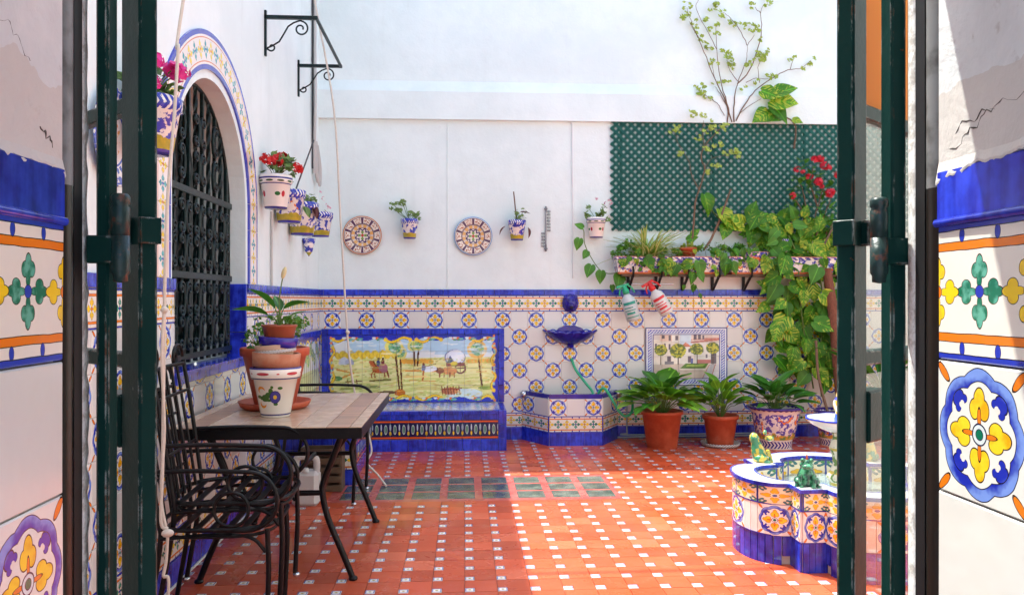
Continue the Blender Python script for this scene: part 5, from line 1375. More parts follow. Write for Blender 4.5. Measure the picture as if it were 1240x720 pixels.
b = MB(); b.add([(p[0], p[1], .31) for p in pi_], [tuple(range(npnt))], False); b.build('water', M_water, t)
for (kind, pts), (_, ptin) in zip(so_, si_):
    if kind == 'edge':
        strip_tile('flower_tile', pts, .15, .305, M_flower, t); strip_tile('border_tile', pts, .305, .395, M_flower2, t)
        for k in range(4): strip_tile('skirting_tile', [lerp(pts[0], pts[1], k / 4), lerp(pts[0], pts[1], (k + 1) / 4)], 0, .15, M_blue, t)
        strip_tile('inner_tile', ptin[::-1], .25, .39, M_flower2, t, th=.008); strip_tile('inner_tile', ptin[::-1], .11, .25, M_white, t, th=.008)
    else:
        for k in range(16): 
            if k in (0, 15):
                strip_tile('skirting_tile', pts[k:k + 2], .05, .15, M_blue, t); continue
            strip_tile('skirting_tile', pts[k:k + 2], 0, .15, M_blue, t)
        for a_, b_ in ((0, 4), (4, 8), (8, 12), (12, 16)): strip_tile('border_tile', pts[a_:b_ + 1], .305, .395, M_flower2, t)
        for a_, b_, f in ((0, 4, 1), (4, 5, 0), (5, 6, 0), (6, 10, 1), (10, 11, 0), (11, 12, 0), (12, 16, 1)): strip_tile('flower_tile' if f else 'plain_tile', pts[a_:b_ + 1], .15, .305, M_flower if f else M_white, t)
        for a_, b_ in ((0, 5), (5, 11), (11, 16)): (strip_tile('inner_tile', ptin[a_:b_ + 1][::-1], .25, .39, M_flower2, t, th=.008), strip_tile('inner_tile', ptin[a_:b_ + 1][::-1], .11, .25, M_white, t, th=.008))
so2, si2 = flat(outline(-.012)), flat(outline(.122))
def ring_band(p, q, z0, z1, name, m):
    b = MB(); n = len(p); vs_ = [(x, y, z0) for x, y in p] + [(x, y, z1) for x, y in p] + [(x, y, z1) for x, y in q] + [(x, y, z0) for x, y in q]; fs = []
    for i in range(n):
        j = (i + 1) % n
        for k in range(4): fs.append((k * n + i, k * n + j, ((k + 1) % 4) * n + j, ((k + 1) % 4) * n + i))
    b.add(vs_, fs, False); return b.build(name, m, t)
ring_band(so2, si2, .395, .410, 'rim', M_rimw); e1, e2 = flat(outline(-.0125)), flat(outline(-.002))
ring_band(e1, e2, .394, .4115, 'rim_edge', M_blue); ring_band(flat(outline(.112)), flat(outline(.1225)), .394, .4115, 'rim_edge', M_blue)
for k, z in enumerate((.148, .303)): ring_band(flat(outline(-.0025)), flat(outline(.004)), z, z + .006, 'dark_line', M_navy)
M_ped = M_finial
b = MB(); b.lathe([(.001, .10), (.10, .10), (.10, .13), (.075, .15), (.05, .24), (.058, .36), (.075, .385), (.058, .41), (.04, .46), (.05, .52), (.062, .54), (.055, .56), (.04, .60), (.05, .632), (.03, .65)], FC, 28); b.build('column', mat('pale_painted_column', lambda g: (lambda u, v: g.mix(g.ss(g.noise(g.geo(), 34, 2), .52, .58), g.mix(g.fr(v * 9) < .25, srgb(232, 226, 206), srgb(214, 190, 90)), srgb(120, 150, 90)))(*g.uv()), .2, coat=.3), t)
b = MB(); b.lathe([(.03, .62), (.08, .632), (.15, .665), (.178, .692), (.180, .700), (.172, .700), (.14, .682), (.06, .660), (.001, .655)], FC, 40, wob=lambda a, z: 1 + (.03 * math.cos(8 * a) if z > .67 else 0)); b.build('bowl', M_rimw, t)
b = MB(); b.lathe([(.1735, .6905), (.1815, .694), (.1815, .703), (.1735, .703)], FC, 40, wob=lambda a, z: 1 + .03 * math.cos(8 * a)); b.build('bowl_edge', M_blue, t)
b = MB(); b.lathe([(.001, .655), (.035, .658), (.035, .70), (.030, .712), (.028, .735), (.036, .75), (.040, .775), (.034, .80), (.024, .812), (.026, .822), (.016, .845), (.013, .865), (.006, .88), (.001, .882)], FC, 24); b.build('finial', M_finial, t)
# ceramic frogs on the rim
def frog(c, face, m, label, tall):
    t = thing('ceramic_frog', label, 'ceramic frog', c); Mz = Matrix.Rotation(face, 3, 'Z')
    def W(x, y, z): return c + Mz @ Vector((x, y, z))
    h = 1.3 if tall else 1.0
    b = MB(); prof = [(.001, -.003), (.044, .0), (.050, .018), (.046, .05 * h), (.034, .078 * h), (.030, .09 * h), (.034, .102 * h), (.024, .122 * h), (.001, .130 * h)]
    tl = Mz @ Matrix.Rotation(R(-10 if not tall else -16), 3, 'X') @ Matrix.Diagonal((1, .85, 1)); b.lathe(prof, c, 22, M=tl)
    b.ball(W(0, -.045, .102 * h), .026, 8, (1.15, 1, .6), Mz); bd_ = b.build('body', m, t)
    for s in (-1, 1):
        b = MB(); b.ball(W(s * .020, -.020, .128 * h), .0125, 6); b.build('eye', m, bd_)
        b = MB(); b.ball(W(s * .042, .0, .022), .028, 8, (.75, 1.35, .8), Mz); b.tube([W(s * .045, -.005, .006), W(s * .052, -.05, .004)], [.012, .009], 8); b.build('hind_leg', m, t)
        b = MB(); b.tube([W(s * .030, -.035, .060), W(s * .034, -.050, .030), W(s * .028, -.055, .002)], [.012, .009, .011], 8); b.build('fore_leg', m, t)
    b = MB(); b.tube([W(0, -.01, .13 * h), W(0, -.008, .155 * h)], [.006, .004], 8); b.build('spout', M_pot, t)
frog(Vector((1.70, 3.915, .409)), R(-20), M_frog, 'dark green glazed frog facing out on the fountain rim', False)
frog(Vector((1.695, 4.52, .409)), R(70), M_frogy, 'yellow and green glazed frog on the fountain rim', True)
frog(Vector((2.32, 4.52, .409)), R(160), M_frogy, 'yellow glazed frog half hidden behind the gate on the fountain rim', True)

# ------------------------------------------------------------------ green trellis
tx0, tx1, tz0, tz1 = 1.40, 4.40, 1.995, 3.06
t = thing('trellis', 'dark green diagonal lattice trellis fixed to the white wall', 'trellis', (2.9, YB - .03, tz0))
P_ = .0748
for dr in (1, -1):
    n = int((tx1 - tx0 + tz1 - tz0) / P_) + 2
    for i in range(n):
        c0 = i * P_ + (.012 if dr > 0 else .03)   # intercept along the base
        # slat through (tx0 + c0 , tz0) going up to the left (dr=1), or mirrored
        pts = []
        xa, za = tx0 + c0, tz0; L = tz1 - tz0
        if dr > 0: x_b, z_b = xa - L, tz1
        else: xa = tx0 + c0 - L; x_b, z_b = xa + L, tz1
        def clipx(xa, za, xb, zb):
            if max(xa, xb) < tx0 or min(xa, xb) > tx1: return None
            f = lambda x: za + (zb - za) * (x - xa) / (xb - xa)
            if xa > tx1: za_, xa_ = f(tx1), tx1
            elif xa < tx0: za_, xa_ = f(tx0), tx0
            else: za_, xa_ = za, xa
            if xb > tx1: zb_, xb_ = f(tx1), tx1
            elif xb < tx0: zb_, xb_ = f(tx0), tx0
            else: zb_, xb_ = zb, xb
            return (xa_, za_, xb_, zb_)
        q = clipx(xa, za, x_b, z_b)
        if q is None or math.hypot(q[2] - q[0], q[3] - q[1]) < .03: continue
        yy = YB - .024 - (.0045 if dr > 0 else 0)
        b = MB(); b.beam((q[0], yy, q[1]), (q[2], yy, q[3]), .0262, .004, up=(0, -1, 0), ch=.0012); b.build('slat', M_trellis, t)
for x in (1.5, 2.4, 3.3, 4.2):
    b = MB(); b.box((x, YB - .0105, 2.53), (.02, .019, 1.0)); b.build('batten', M_trellis, t)
# ------------------------------------------------------------------ floor pots along the back wall
HL, HD = leaf_mesh('lance', M_lilyb, .28, .25, .02), leaf_mesh('lance', M_lily, .30, .25, .02)
BLD, BLB = leaf_mesh('broad', M_lily, .25, .25), leaf_mesh('broad', M_lilyb, .25, .25)
def rosette(t, c, n, me, L0, L1, spread, hgt, wsc=1.0, seed=1, lift=.35):
    rd = random.Random(seed)
    for i in range(n):
        a = i * 2.39996 + rd.uniform(-.3, .3); f = (i + .5) / n; rr = spread * f ** .6
        base = Vector(c) + Vector((.02 * math.cos(a), .02 * math.sin(a), 0)); tip = Vector(c) + Vector((rr * math.cos(a), rr * math.sin(a), hgt * (1.05 - .65 * f) * rd.uniform(.8, 1.1)))
        d = Vector((math.cos(a), math.sin(a), lift + 1.1 * (1 - f) * rd.uniform(.6, 1.2)))
        b = MB(); b.tube(spline([base, base * .4 + tip * .6 + Vector((0, 0, .03)), tip], 3), .003, 5, cap=False); st_ = b.build('stem', M_greenstem, t)
        leaf(st_, me if not isinstance(me, (list, tuple)) else me[i % len(me)], tip, d, rd.uniform(L0, L1), roll=rd.uniform(-.5, .5), wsc=wsc)
c = Vector((1.785, 7.20, 0)); t = thing('potted_plant', 'big leafy green plant in a smooth terracotta pot below the tile picture', 'potted plant', c)
pot_obj('pot', pot_prof(.135, .178, .335, .10), c, M_pot, t, 40); rough_disc(c + Vector((0, 0, .29)), .17, M_soil, t)
rosette(t, c + Vector((0, 0, .30)), 64, [HL, HL, HD, BLB], .18, .29, .25, .24, 1.45, 3, .05)
c = Vector((2.33, 7.22, 0)); t = thing('potted_plant', 'lighter green plant in a terracotta pot standing on a patterned saucer', 'potted plant', c)
pot_obj('saucer', [(.001, 0), (.13, 0), (.165, .012), (.178, .040), (.170, .040), (.14, .016), (.001, .014)], c, M_saucerpat, t, 40)
pot_obj('pot', pot_prof(.115, .150, .275, .14), c + Vector((0, 0, .014)), M_pot, t, 40); rough_disc(c + Vector((0, 0, .25)), .14, M_soil, t)
rosette(t, c + Vector((0, 0, .27)), 36, [BLB, BLB, HL], .15, .22, .14, .25, 1.0, 8, .4)
c = Vector((2.80, 7.12, 0)); t = thing('potted_plant', 'dark green plant in a large painted pot with a scalloped violet rim', 'potted plant', c)
pot_obj('pot', [(.001, 0), (.135, 0), (.143, .01), (.150, .085), (.165, .10), (.205, .30), (.222, .35), (.245, .362), (.246, .375), (.230, .380), (.205, .355), (.20, .32)], c, M_potbig, t, 56); rough_disc(c + Vector((0, 0, .325)), .20, M_soil, t)
rosette(t, c + Vector((0, 0, .33)), 46, [BLD, BLD, HD], .17, .25, .21, .20, .9, 5, .15)
c = Vector((3.38, 7.20, 0)); t = thing('potted_plant', 'small painted pot holding the bare stake of the climbing vine', 'potted plant', c)
pot_obj('pot', [(.001, 0), (.11, 0), (.12, .01), (.155, .27), (.175, .285), (.177, .325), (.165, .33), (.145, .30)], c, M_potbig, t, 48); rough_disc(c + Vector((0, 0, .29)), .14, M_soil, t)
b = MB(); b.tube(spline([c + Vector((-.05, 0, .28)), c + Vector((-.12, .05, .62)), c + Vector((-.10, .15, .95))], 4), .013, 7); b.build('stake', M_twig, t)
b = MB(); b.tube([c + Vector((.10, .05, .28)), c + Vector((.06, .12, 1.15)), c + Vector((.05, .25, 1.62))], [.045, .05, .04], 9); b.build('moss_pole', mat('rusty_moss_pole', lambda g: g.mix(g.noise(g.geo(), 50, 4), (.11, .035, .018), (.25, .09, .05)), .9, bump=lambda g: (g.noise(g.geo(), 80, 4), 1, .01)), t)
c = Vector((3.86, 7.25, 0)); t = thing('potted_palm', 'spiky palm in a white pot seen through the gate glass', 'potted palm', c)
pot_obj('pot', pot_prof(.10, .14, .28, .12), c + Vector((0, 0, .18)), M_plasticw, t); rough_disc(c + Vector((0, 0, .43)), .13, M_soil, t)
b = MB(); b.lathe([(.001, 0), (.13, 0), (.13, .18), (.001, .18)], c, 20); b.build('stand', M_pot, t)
b = MB(); clump(b, c + Vector((0, 0, .52)), .13, 260, .04, .7); o = b.build('foliage', M_parsley, t); o['kind'] = 'stuff'
PL = leaf_mesh('lance', M_lily, .45, .3)
for i in range(20):
    a = i * 2.4; leaf(t, PL, c + Vector((0, 0, .48)), (math.cos(a), math.sin(a), random.uniform(.9, 2.2)), random.uniform(.55, .85), wsc=.18)

# ------------------------------------------------------------------ shelf of painted troughs under the trellis
SZ0 = 1.572
t = thing('wall_shelf', 'narrow clay coloured shelf on black brackets carrying the troughs', 'shelf', (2.6, YB - .1, SZ0))
b = MB(); b.box((2.62, YB - .12, SZ0 - .012), (2.30, .20, .018), ch=.003); b.build('board', M_wood, t)
for px in (763, 797, 829, 866, 904, 940, 975, 1008):
    x = atY(px, 335, YB - .1).x
    b = MB(); b.box((x, YB - .012, SZ0 - .09), (.028, .012, .18)); b.beam((x, YB - .02, SZ0 - .15), (x, YB - .20, SZ0 - .03), .022, .014); b.tube(spline([(x, YB - .20, SZ0 - .025), (x, YB - .245, SZ0 - .02), (x, YB - .25, SZ0 + .03), (x, YB - .238, SZ0 + .07)], 4), .010, 6); b.build('bracket', M_iron, t)
TH = .165
xs = [(745, 808), (813, 877), (882, 938), (946, 1012)]
labs = ['painted trough holding the striped spider plant, at the end of the shelf', 'painted trough with a small clay pot and a bare tree standing over it', 'painted trough under the pothos leaves, beside the blue and orange jar', 'painted trough nearly hidden by the red flowering shrub']
troughs = []
for (pa, pb), lab in zip(xs, labs):
    x0, x1 = atY(pa, 320, YB - .2).x, atY(pb, 320, YB - .2).x; xm = (x0 + x1) / 2
    t = thing('flower_trough', lab, 'flower trough', (xm, YB - .12, SZ0)); troughs.append((t, x0, x1))
    b = MB(); y0, y1 = YB - .22, YB - .03
    def rr(z, e): return [(x0 + .035 - e, y0 + .02 - e, z), (x1 - .035 + e, y0 + .02 - e, z), (x1 - .035 + e, y1 - .012 + e * .3, z), (x0 + .035 - e, y1 - .012 + e * .3, z)]
    lv = [rr(SZ0, 0), rr(SZ0 + .015, .004), rr(SZ0 + TH * .85, .028), rr(SZ0 + TH * .87, .036), rr(SZ0 + TH, .038), rr(SZ0 + TH, .022), rr(SZ0 + TH * .8, .016)]
    vs_ = [p for l in lv for p in l]; fs = []; uv = []
    U = (0, .4, .5, .9, 1.0)
    for k in range(len(lv) - 1):
        for q in range(4):
            f = (k * 4 + q, k * 4 + (q + 1) % 4, (k + 1) * 4 + (q + 1) % 4, (k + 1) * 4 + q); fs.append(f); va, vb = [min(1, max(0, (vs_[z_][2] - SZ0) / TH)) for z_ in (f[0], f[3])]
            uv.append([(U[q], va), (U[q + 1], va), (U[q + 1], vb), (U[q], vb)])
    fs.append((3, 2, 1, 0)); uv.append([(0, 0)] * 4); b.add(vs_, fs, False, uv); b.build('trough', M_trough, t)
    b = MB(); b.box((xm, YB - .12, SZ0 + TH * .78), (x1 - x0 - .05, .15, .02)); b.build('soil', M_soil, t)
# spider plant
t0, x0, x1 = troughs[0]; t = t0
SPm = [None] * 3
for q in range(3):
    b = MB(); vs_ = []; uvv = []; L = 1.0
    for i in range(9):
        f = i / 8; w_ = .026 * (1 - f) ** .5 + .002
        for s in (-1, 0, 1): vs_.append((s * w_, f, -(.25 + .25 * q) * f ** 2.2 + abs(s) * .012)); uvv.append((.5 + .5 * s, f))
    fs = [(i * 3 + s, i * 3 + s + 1, i * 3 + s + 4, i * 3 + s + 3) for i in range(8) for s in range(2)]
    b.add(vs_, fs, True, [[uvv[z_] for z_ in f] for f in fs]); SPm[q] = b.mesh('leaf', M_spider)
sc = Vector((x0 + .33, YB - .13, SZ0 + .13))
for i in range(110):
    a = random.uniform(0, 6.28); el = random.uniform(.25, 2.2)
    leaf(t, SPm[i % 3], sc + Vector((random.uniform(-.06, .06), random.uniform(-.03, .03), 0)), (math.cos(a), math.sin(a) * .6 - .15, el), random.uniform(.26, .44), wsc=1.5)
b = MB()
for dx in (.02, .08, .14, .20): clump(b, (x0 + dx, YB - .14, SZ0 + .17 + random.uniform(-.02, .05)), .06, 50, .035)
o = b.build('foliage', M_parsley, t); o['kind'] = 'stuff'
PH = [leaf_mesh('heart', M_pothos, .2, .25), leaf_mesh('heart', M_pothos, .4, .3, .02), leaf_mesh('heart', M_pothos, .1, .2, .03)]
PG = [leaf_mesh('heart', M_pothosd, .2, .25), leaf_mesh('heart', M_pothosd, .35, .3)]
def pleaf(t, px, py, Y, L, ang, me, tilt=None, wsc=1.0):
    """heart leaf whose blade faces the patio, tip pointing to screen angle ang (degrees, 0 = right, -90 = down)"""
    p = atY(px, py, Y); a = R(ang); d = Vector((math.cos(a), random.uniform(-.55, -.05) if tilt is None else tilt, math.sin(a)))
    return leaf(t, me, p, d, L, up=(random.uniform(-.4, .4), -1, random.uniform(.2, .8)), wsc=wsc)
# trailing pothos at the free end of the shelf and along it
vine = thing('pothos_vine', 'trailing vine looping from the end trough below the small wall pot', 'vine', atY(748, 315, YB - .2))
vp = [atY(768, 312, YB - .18), atY(757, 325, YB - .2), atY(742, 331, YB - .15), atY(728, 328, YB - .12), atY(716, 312, YB - .1), atY(708, 295, YB - .1), atY(707, 280, YB - .1), atY(704, 275, YB - .1)]
b = MB(); b.tube(spline(vp, 5), .0045, 6); b.build('stem', M_greenstem, vine)
for (px, py, L, an, k) in ((706, 276, .09, 150, 0), (702, 289, .11, -110, 1), (711, 304, .09, -120, 0), (716, 321, .13, -115, 0), (728, 328, .12, -100, 1), (750, 332, .15, -100, 0), (741, 345, .07, -80, 1)): pleaf(vine, px, py, YB - .13, L, an, PG[k])
vine2 = thing('pothos_vine', 'green vine hanging over the front of the middle troughs', 'vine', atY(800, 320, YB - .25))
b = MB(); b.tube(spline([atY(780, 314, YB - .24), atY(800, 317, YB - .25), atY(830, 319, YB - .25), atY(850, 318, YB - .26), atY(860, 320, YB - .25)], 4), .004, 6); b.build('stem', M_greenstem, vine2)
b = MB(); b.tube(spline([atY(836, 322, YB - .25), atY(838, 340, YB - .25), atY(845, 350, YB - .24), atY(849, 360, YB - .24)], 4), .003, 6); b.build('stem', M_greenstem, vine2)
for (px, py, L, an, k) in ((783, 313, .13, -60, 0), (790, 312, .12, -150, 1), (806, 316, .09, 200, 0), (815, 316, .12, -150, 0), (820, 320, .13, -120, 1), (838, 318, .13, -160, 0), (846, 316, .15, -80, 1), (838, 330, .11, -90, 0), (846, 330, .10, -60, 1), (841, 345, .07, -110, 0), (847, 356, .05, -70, 1), (828, 345, .05, -90, 0), (880, 315, .14, -100, 0), (886, 318, .12, -60, 1), (913, 314, .12, -110, 0)): pleaf(vine2, px, py, YB - .25, L, an, PG[k] if k else PH[1])
# variegated pothos behind the troughs, over the lower edge of the trellis
v3 = thing('pothos_vine', 'yellow streaked pothos leaves spreading along the foot of the trellis', 'vine', atY(905, 280, YB - .1))
b = MB(); b.tube(spline([atY(856, 245, YB - .08), atY(868, 262, YB - .1), atY(885, 275, YB - .1), atY(905, 278, YB - .1), atY(930, 280, YB - .12), atY(945, 290, YB - .14)], 5), .006, 6); b.build('stem', M_greenstem, v3)
for (px, py, L, an) in ((853, 236, .20, -70), (872, 254, .22, -55), (884, 268, .18, -30), (880, 272, .16, -110), (908, 262, .16, 70), (905, 266, .20, 20), (920, 268, .20, -10), (912, 274, .20, -100), (930, 270, .20, -60), (938, 272, .18, 30), (922, 282, .18, -90), (900, 272, .18, 150), (945, 268, .16, 60), (832, 291, .11, 20), (838, 286, .10, 50)): pleaf(v3, px, py, YB - .12, L, an, PH[random.randrange(3)])
t1, x0, x1 = troughs[1]
cpt = atY(833, 307, YB - .12); pot_obj('clay_pot', [(.001, 0), (.06, 0), (.075, .10), (.085, .10), (.087, .125), (.078, .125), (.07, .09)], Vector((cpt.x, YB - .12, SZ0 + .13)), M_pot, t1)
b = MB(); clump(b, (cpt.x, YB - .13, SZ0 + .27), .07, 60, .035, .6); o = b.build('foliage', M_lime, t1); o['kind'] = 'stuff'
b = MB()
for px, py in ((860, 300), (866, 304), (870, 297), (852, 300), (878, 305)): clump(b, atY(px, py, YB - .13), .04, 16, .03)
o = b.build('foliage', M_parsley, t1); o['kind'] = 'stuff'
b = MB()
for px in (858, 863, 868, 873): b.tube(spline([atY(px, 316, YB - .12), atY(px + random.uniform(-4, 4), 305, YB - .12), atY(px + random.uniform(-14, 14), 293, YB - .13)], 4), .002, 4)
o = b.build('stems', M_greenstem, t1); o['kind'] = 'stuff'
for (tr, spots, mm) in ((0, ((752, 300, .05), (760, 296, .06), (772, 300, .05), (803, 303, .05)), M_pothosd), (1, ((818, 303, .045), (846, 300, .05), (876, 300, .05), (824, 308, .04)), M_parsley), (2, ((888, 302, .06), (896, 298, .055), (928, 300, .06), (936, 296, .06)), M_pothosd), (3, ((955, 300, .06), (970, 298, .06), (985, 302, .06), (1000, 298, .06)), M_pothosd)):
    b = MB()
    for px, py, r in spots: clump(b, atY(px, py, YB - .15), r, 34, .045, .8)
    o = b.build('foliage', mm, troughs[tr][0]); o['kind'] = 'stuff'
hang = thing('trailing_plant', 'small leaved trailers spilling over the front edge of the troughs', 'vine', atY(850, 312, YB - .24))
for i in range(48):
    px = random.choice((752, 770, 800, 812, 836, 862, 884, 900, 915, 930)) + random.uniform(-8, 8); pleaf(hang, px, 306 + random.uniform(-6, 22), YB - .245 + random.uniform(-.02, .02), random.uniform(.045, .09), random.uniform(-150, -30), (PG + PH)[random.randrange(5)])
b = MB()
for px in (752, 770, 800, 812, 836, 862, 884, 900, 915, 930): b.tube(spline([atY(px, 306, YB - .22), atY(px + 2, 312, YB - .243), atY(px - 2, 330, YB - .243)], 4), .0022, 5)
b.build('stem', M_greenstem, hang)
# jar and dish standing in the third trough
c = atY(946, 303, YB - .12); c.z = SZ0 + .125; t = thing('painted_jar', 'small blue and orange painted jar amid the pothos on the shelf', 'jar', c)
pot_obj('jar', [(.001, 0), (.05, 0), (.056, .01), (.085, .15), (.095, .16), (.097, .205), (.088, .21), (.07, .19)], c, M_potblue, t)
c = atY(913, 306, YB - .12); c.z = SZ0 + .125; t = thing('painted_bowl', 'small painted bowl of yellowing seedlings in the third trough', 'bowl', c)
pot_obj('bowl', [(.001, 0), (.11, 0), (.125, .01), (.140, .075), (.145, .085), (.135, .085), (.12, .05)], c, M_trough, t); rough_disc(c + Vector((0, 0, .06)), .12, M_soil, t)
b = MB()
for _ in range(9): clump(b, c + Vector((random.uniform(-.10, .10), random.uniform(-.05, .05), random.uniform(.07, .17))), .035, 12, .028)
o = b.build('foliage', M_lime, t); o['kind'] = 'stuff'
# thin bare tree rising from the clay pot, dead stake
YT = YB - .13
t = thing('slender_tree', 'slender young tree with sparse lime leaves climbing before the trellis', 'tree', atY(838, 300, YT))
def twig(t, pts, r0, r1, Y, name='branch'):
    P3 = spline([atY(p[0], p[1], Y if len(p) < 3 else p[2]) for p in pts], 4); n = len(P3)
    b = MB(); b.tube([p + Vector((random.uniform(-.003, .003), random.uniform(-.01, .01), random.uniform(-.003, .003))) for p in P3], [r0 + (r1 - r0) * i / (n - 1) for i in range(n)], 6); return b.build(name, M_twig, t)
twig(t, [(838, 300), (840, 270), (842, 245), (848, 225), (853, 205), (849, 190), (853, 178), (862, 166), (872, 156)], .010, .004, YT, 'trunk'); twig(t, [(847, 230), (838, 214), (834, 195), (822, 175), (818, 163)], .005, .002, YT); twig(t, [(853, 178), (851, 160), (852, 146)], .004, .002, YT); twig(t, [(853, 205), (862, 192), (880, 188), (890, 186)], .003, .0015, YT)
b = MB()
for (px, py, r) in ((820, 156, .06), (815, 158, .05), (840, 138, .05), (851, 139, .045), (868, 150, .07), (872, 156, .06), (855, 158, .045), (846, 168, .045), (869, 176, .05), (880, 184, .05), (889, 184, .06), (892, 187, .04), (856, 181, .045), (868, 200, .045), (858, 208, .03), (824, 185, .03), (876, 151, .05), (862, 155, .05)):
    p = atY(px, py, YT - .02)
    for q in range(5):
        lobed(b, p + Vector((random.uniform(-r, r) * .8, random.uniform(-.04, .04), random.uniform(-r, r) * .6)), (random.uniform(-.5, .5), -1, random.uniform(.1, 1)), random.uniform(.018, .032))
o = b.build('crown', M_lime, t); o['kind'] = 'stuff'
b = MB(); b.tube([atY(852, 303, YT), atY(861, 290, YT - .01), atY(872, 265, YT - .02), atY(885, 229, YT - .02)], [.010, .012, .010, .008], 7); o = b.build('garden_stake', M_twig); tag(o, 'leaning dry wooden stake in front of the trellis', 'stake')
# shrub above the trellis
YS = YB - .06
t = thing('wall_shrub', 'thin branching shrub with lime leaves rising above the trellis top', 'shrub', atY(884, 150, YS))
BR = [[(881, 148), (881, 130), (870, 105), (855, 70), (845, 45), (838, 30), (832, 10)], [(886, 148), (880, 125), (872, 95), (868, 60), (867, 30)], [(889, 148), (889, 125), (893, 102), (903, 75), (905, 55)], [(905, 55), (895, 35), (884, 22), (876, 15)], [(905, 55), (914, 42)], [(893, 102), (908, 85), (920, 50), (922, 30), (921, 14), (927, 4)], [(921, 16), (914, 9)],
      [(891, 146), (905, 122), (918, 107), (940, 92), (957, 84), (970, 83), (982, 73)], [(957, 84), (960, 72)], [(895, 138), (908, 128), (922, 120)], [(874, 112), (866, 96), (862, 75)], [(877, 140), (868, 125), (855, 116), (847, 110)], [(881, 130), (872, 114), (866, 105)], [(845, 45), (835, 26)], [(868, 60), (858, 40), (843, 12), (846, 0)], [(894, 100), (884, 85), (880, 70)], [(920, 100), (918, 82), (924, 70)], [(903, 100), (915, 95), (930, 96)]]
for k, q in enumerate(BR): twig(t, q, .0065 if k in (0, 1, 2, 5, 7) else .0035, .0018, YS)
b = MB()
for (px, py, r, n) in ((831, 8, .05, 6), (826, 22, .04, 4), (833, 18, .04, 4), (839, 29, .04, 4), (842, 36, .04, 3), (848, 43, .035, 3), (851, 50, .045, 5), (858, 60, .05, 6), (865, 74, .045, 4), (853, 25, .04, 4), (868, 27, .04, 4), (868, 40, .03, 3), (861, 35, .03, 3), (864, 7, .05, 6), (870, 4, .04, 3), (876, 16, .05, 5), (887, 26, .04, 5), (893, 29, .035, 3), (907, 32, .06, 8), (919, 35, .05, 6), (922, 47, .035, 3), (910, 8, .04, 4), (929, 2, .06, 7), (880, 66, .06, 9), (884, 75, .055, 8), (887, 80, .045, 5), (880, 97, .04, 5), (908, 76, .05, 6), (920, 68, .06, 9), (927, 64, .05, 5), (923, 72, .04, 4), (934, 91, .05, 6), (940, 95, .03, 3), (960, 72, .04, 4), (970, 83, .035, 3), (985, 73, .05, 5), (848, 106, .07, 10), (850, 113, .05, 6), (860, 119, .035, 4), (867, 98, .04, 3), (900, 107, .035, 3), (934, 108, .035, 3), (915, 98, .03, 3)):
    p = atY(px, py, YS - .01)
    for q in range(n):
        lobed(b, p + Vector((random.uniform(-r, r) * .8, random.uniform(-.03, .03), random.uniform(-r, r) * .7)), (random.uniform(-.5, .5), -1, random.uniform(.1, 1)), random.uniform(.018, .032))
o = b.build('crown', M_lime, t); o['kind'] = 'stuff'
t = thing('pothos_vine', 'five broad variegated leaves hanging over the trellis top edge', 'vine', atY(945, 145, YB - .06))
for (px, py, L, an) in ((922, 110, .19, -25), (938, 114, .22, 20), (933, 122, .26, -5), (934, 128, .22, -40), (942, 142, .22, 180), (930, 136, .20, 210), (960, 145, .10, -20)): pleaf(t, px, py, YB - .10, L, an, PH[random.randrange(3)], -.35)
twig(t, [(950, 140), (962, 150), (963, 165), (962, 180)], .006, .010, YB - .06, 'stem')
# big climbing pothos in the corner
big = thing('climbing_pothos', 'tall mass of yellow streaked pothos climbing the corner by the gate', 'vine', atY(975, 480, YB - .25))
for pts in ([(985, 470), (978, 430), (972, 390), (968, 350), (965, 310), (955, 285)], [(995, 480), (992, 430), (998, 380), (992, 330), (985, 290)], [(978, 430), (960, 390), (950, 360)]):
    b = MB(); b.tube(spline([atY(p[0], p[1], YB - .2) for p in pts], 5), .008, 6); b.build('stem', M_greenstem, big)
rd = random.Random(12)
for (px, py, L, an) in ((955, 300, .20, -150), (968, 295, .22, -60), (985, 300, .2, -40), (950, 312, .20, -120), (975, 312, .24, -100), (1000, 315, .2, -70), (940, 318, .17, -160), (962, 325, .2, -40), (990, 330, .22, -120), (945, 335, .2, -140), (968, 340, .22, -30), (1005, 345, .2, -90), (955, 350, .19, -110), (940, 355, .18, 170), (975, 355, .2, -80), (995, 362, .2, -50), (948, 368, .18, -150), (962, 372, .2, -60), (985, 375, .22, -100), (1005, 380, .2, -120), (950, 388, .22, -140), (940, 395, .24, -120), (968, 392, .24, -80), (985, 395, .22, -30), (1002, 402, .2, -60), (955, 405, .2, -40), (975, 412, .24, -95), (995, 418, .22, -110), (940, 408, .16, -60), (962, 425, .2, -110), (985, 432, .2, -70), (1005, 428, .24, -100), (970, 440, .18, -150), (990, 448, .2, -60), (1010, 440, .18, -80), (978, 455, .16, -130), (1000, 460, .18, -100), (958, 440, .14, -90), (1020, 360, .2, -60), (1022, 400, .22, -100), (1018, 330, .2, -60), (1030, 440, .2, -80),
                        (950, 282, .18, 130), (970, 280, .18, 60), (990, 282, .18, 100), (960, 270, .15, 100), (1005, 290, .18, 40), (940, 296, .14, 200), (975, 268, .16, 80), (930, 372, .14, -150), (933, 345, .15, -120)):
    pleaf(big, px + rd.uniform(-3, 3), py - 4 + rd.uniform(-3, 3), YB - .28 + rd.uniform(-.10, .14), L * rd.uniform(.65, 1.05), an + rd.uniform(-15, 15), PH[rd.randrange(3)] if rd.random() < .72 else PG[rd.randrange(2)])
for i in range(110):
    pleaf(big, rd.uniform(938, 1032), rd.uniform(275, 445), YB - .17 + rd.uniform(-.08, .10), rd.uniform(.12, .20), rd.uniform(-160, -20), (PG + PH)[rd.randrange(5)])
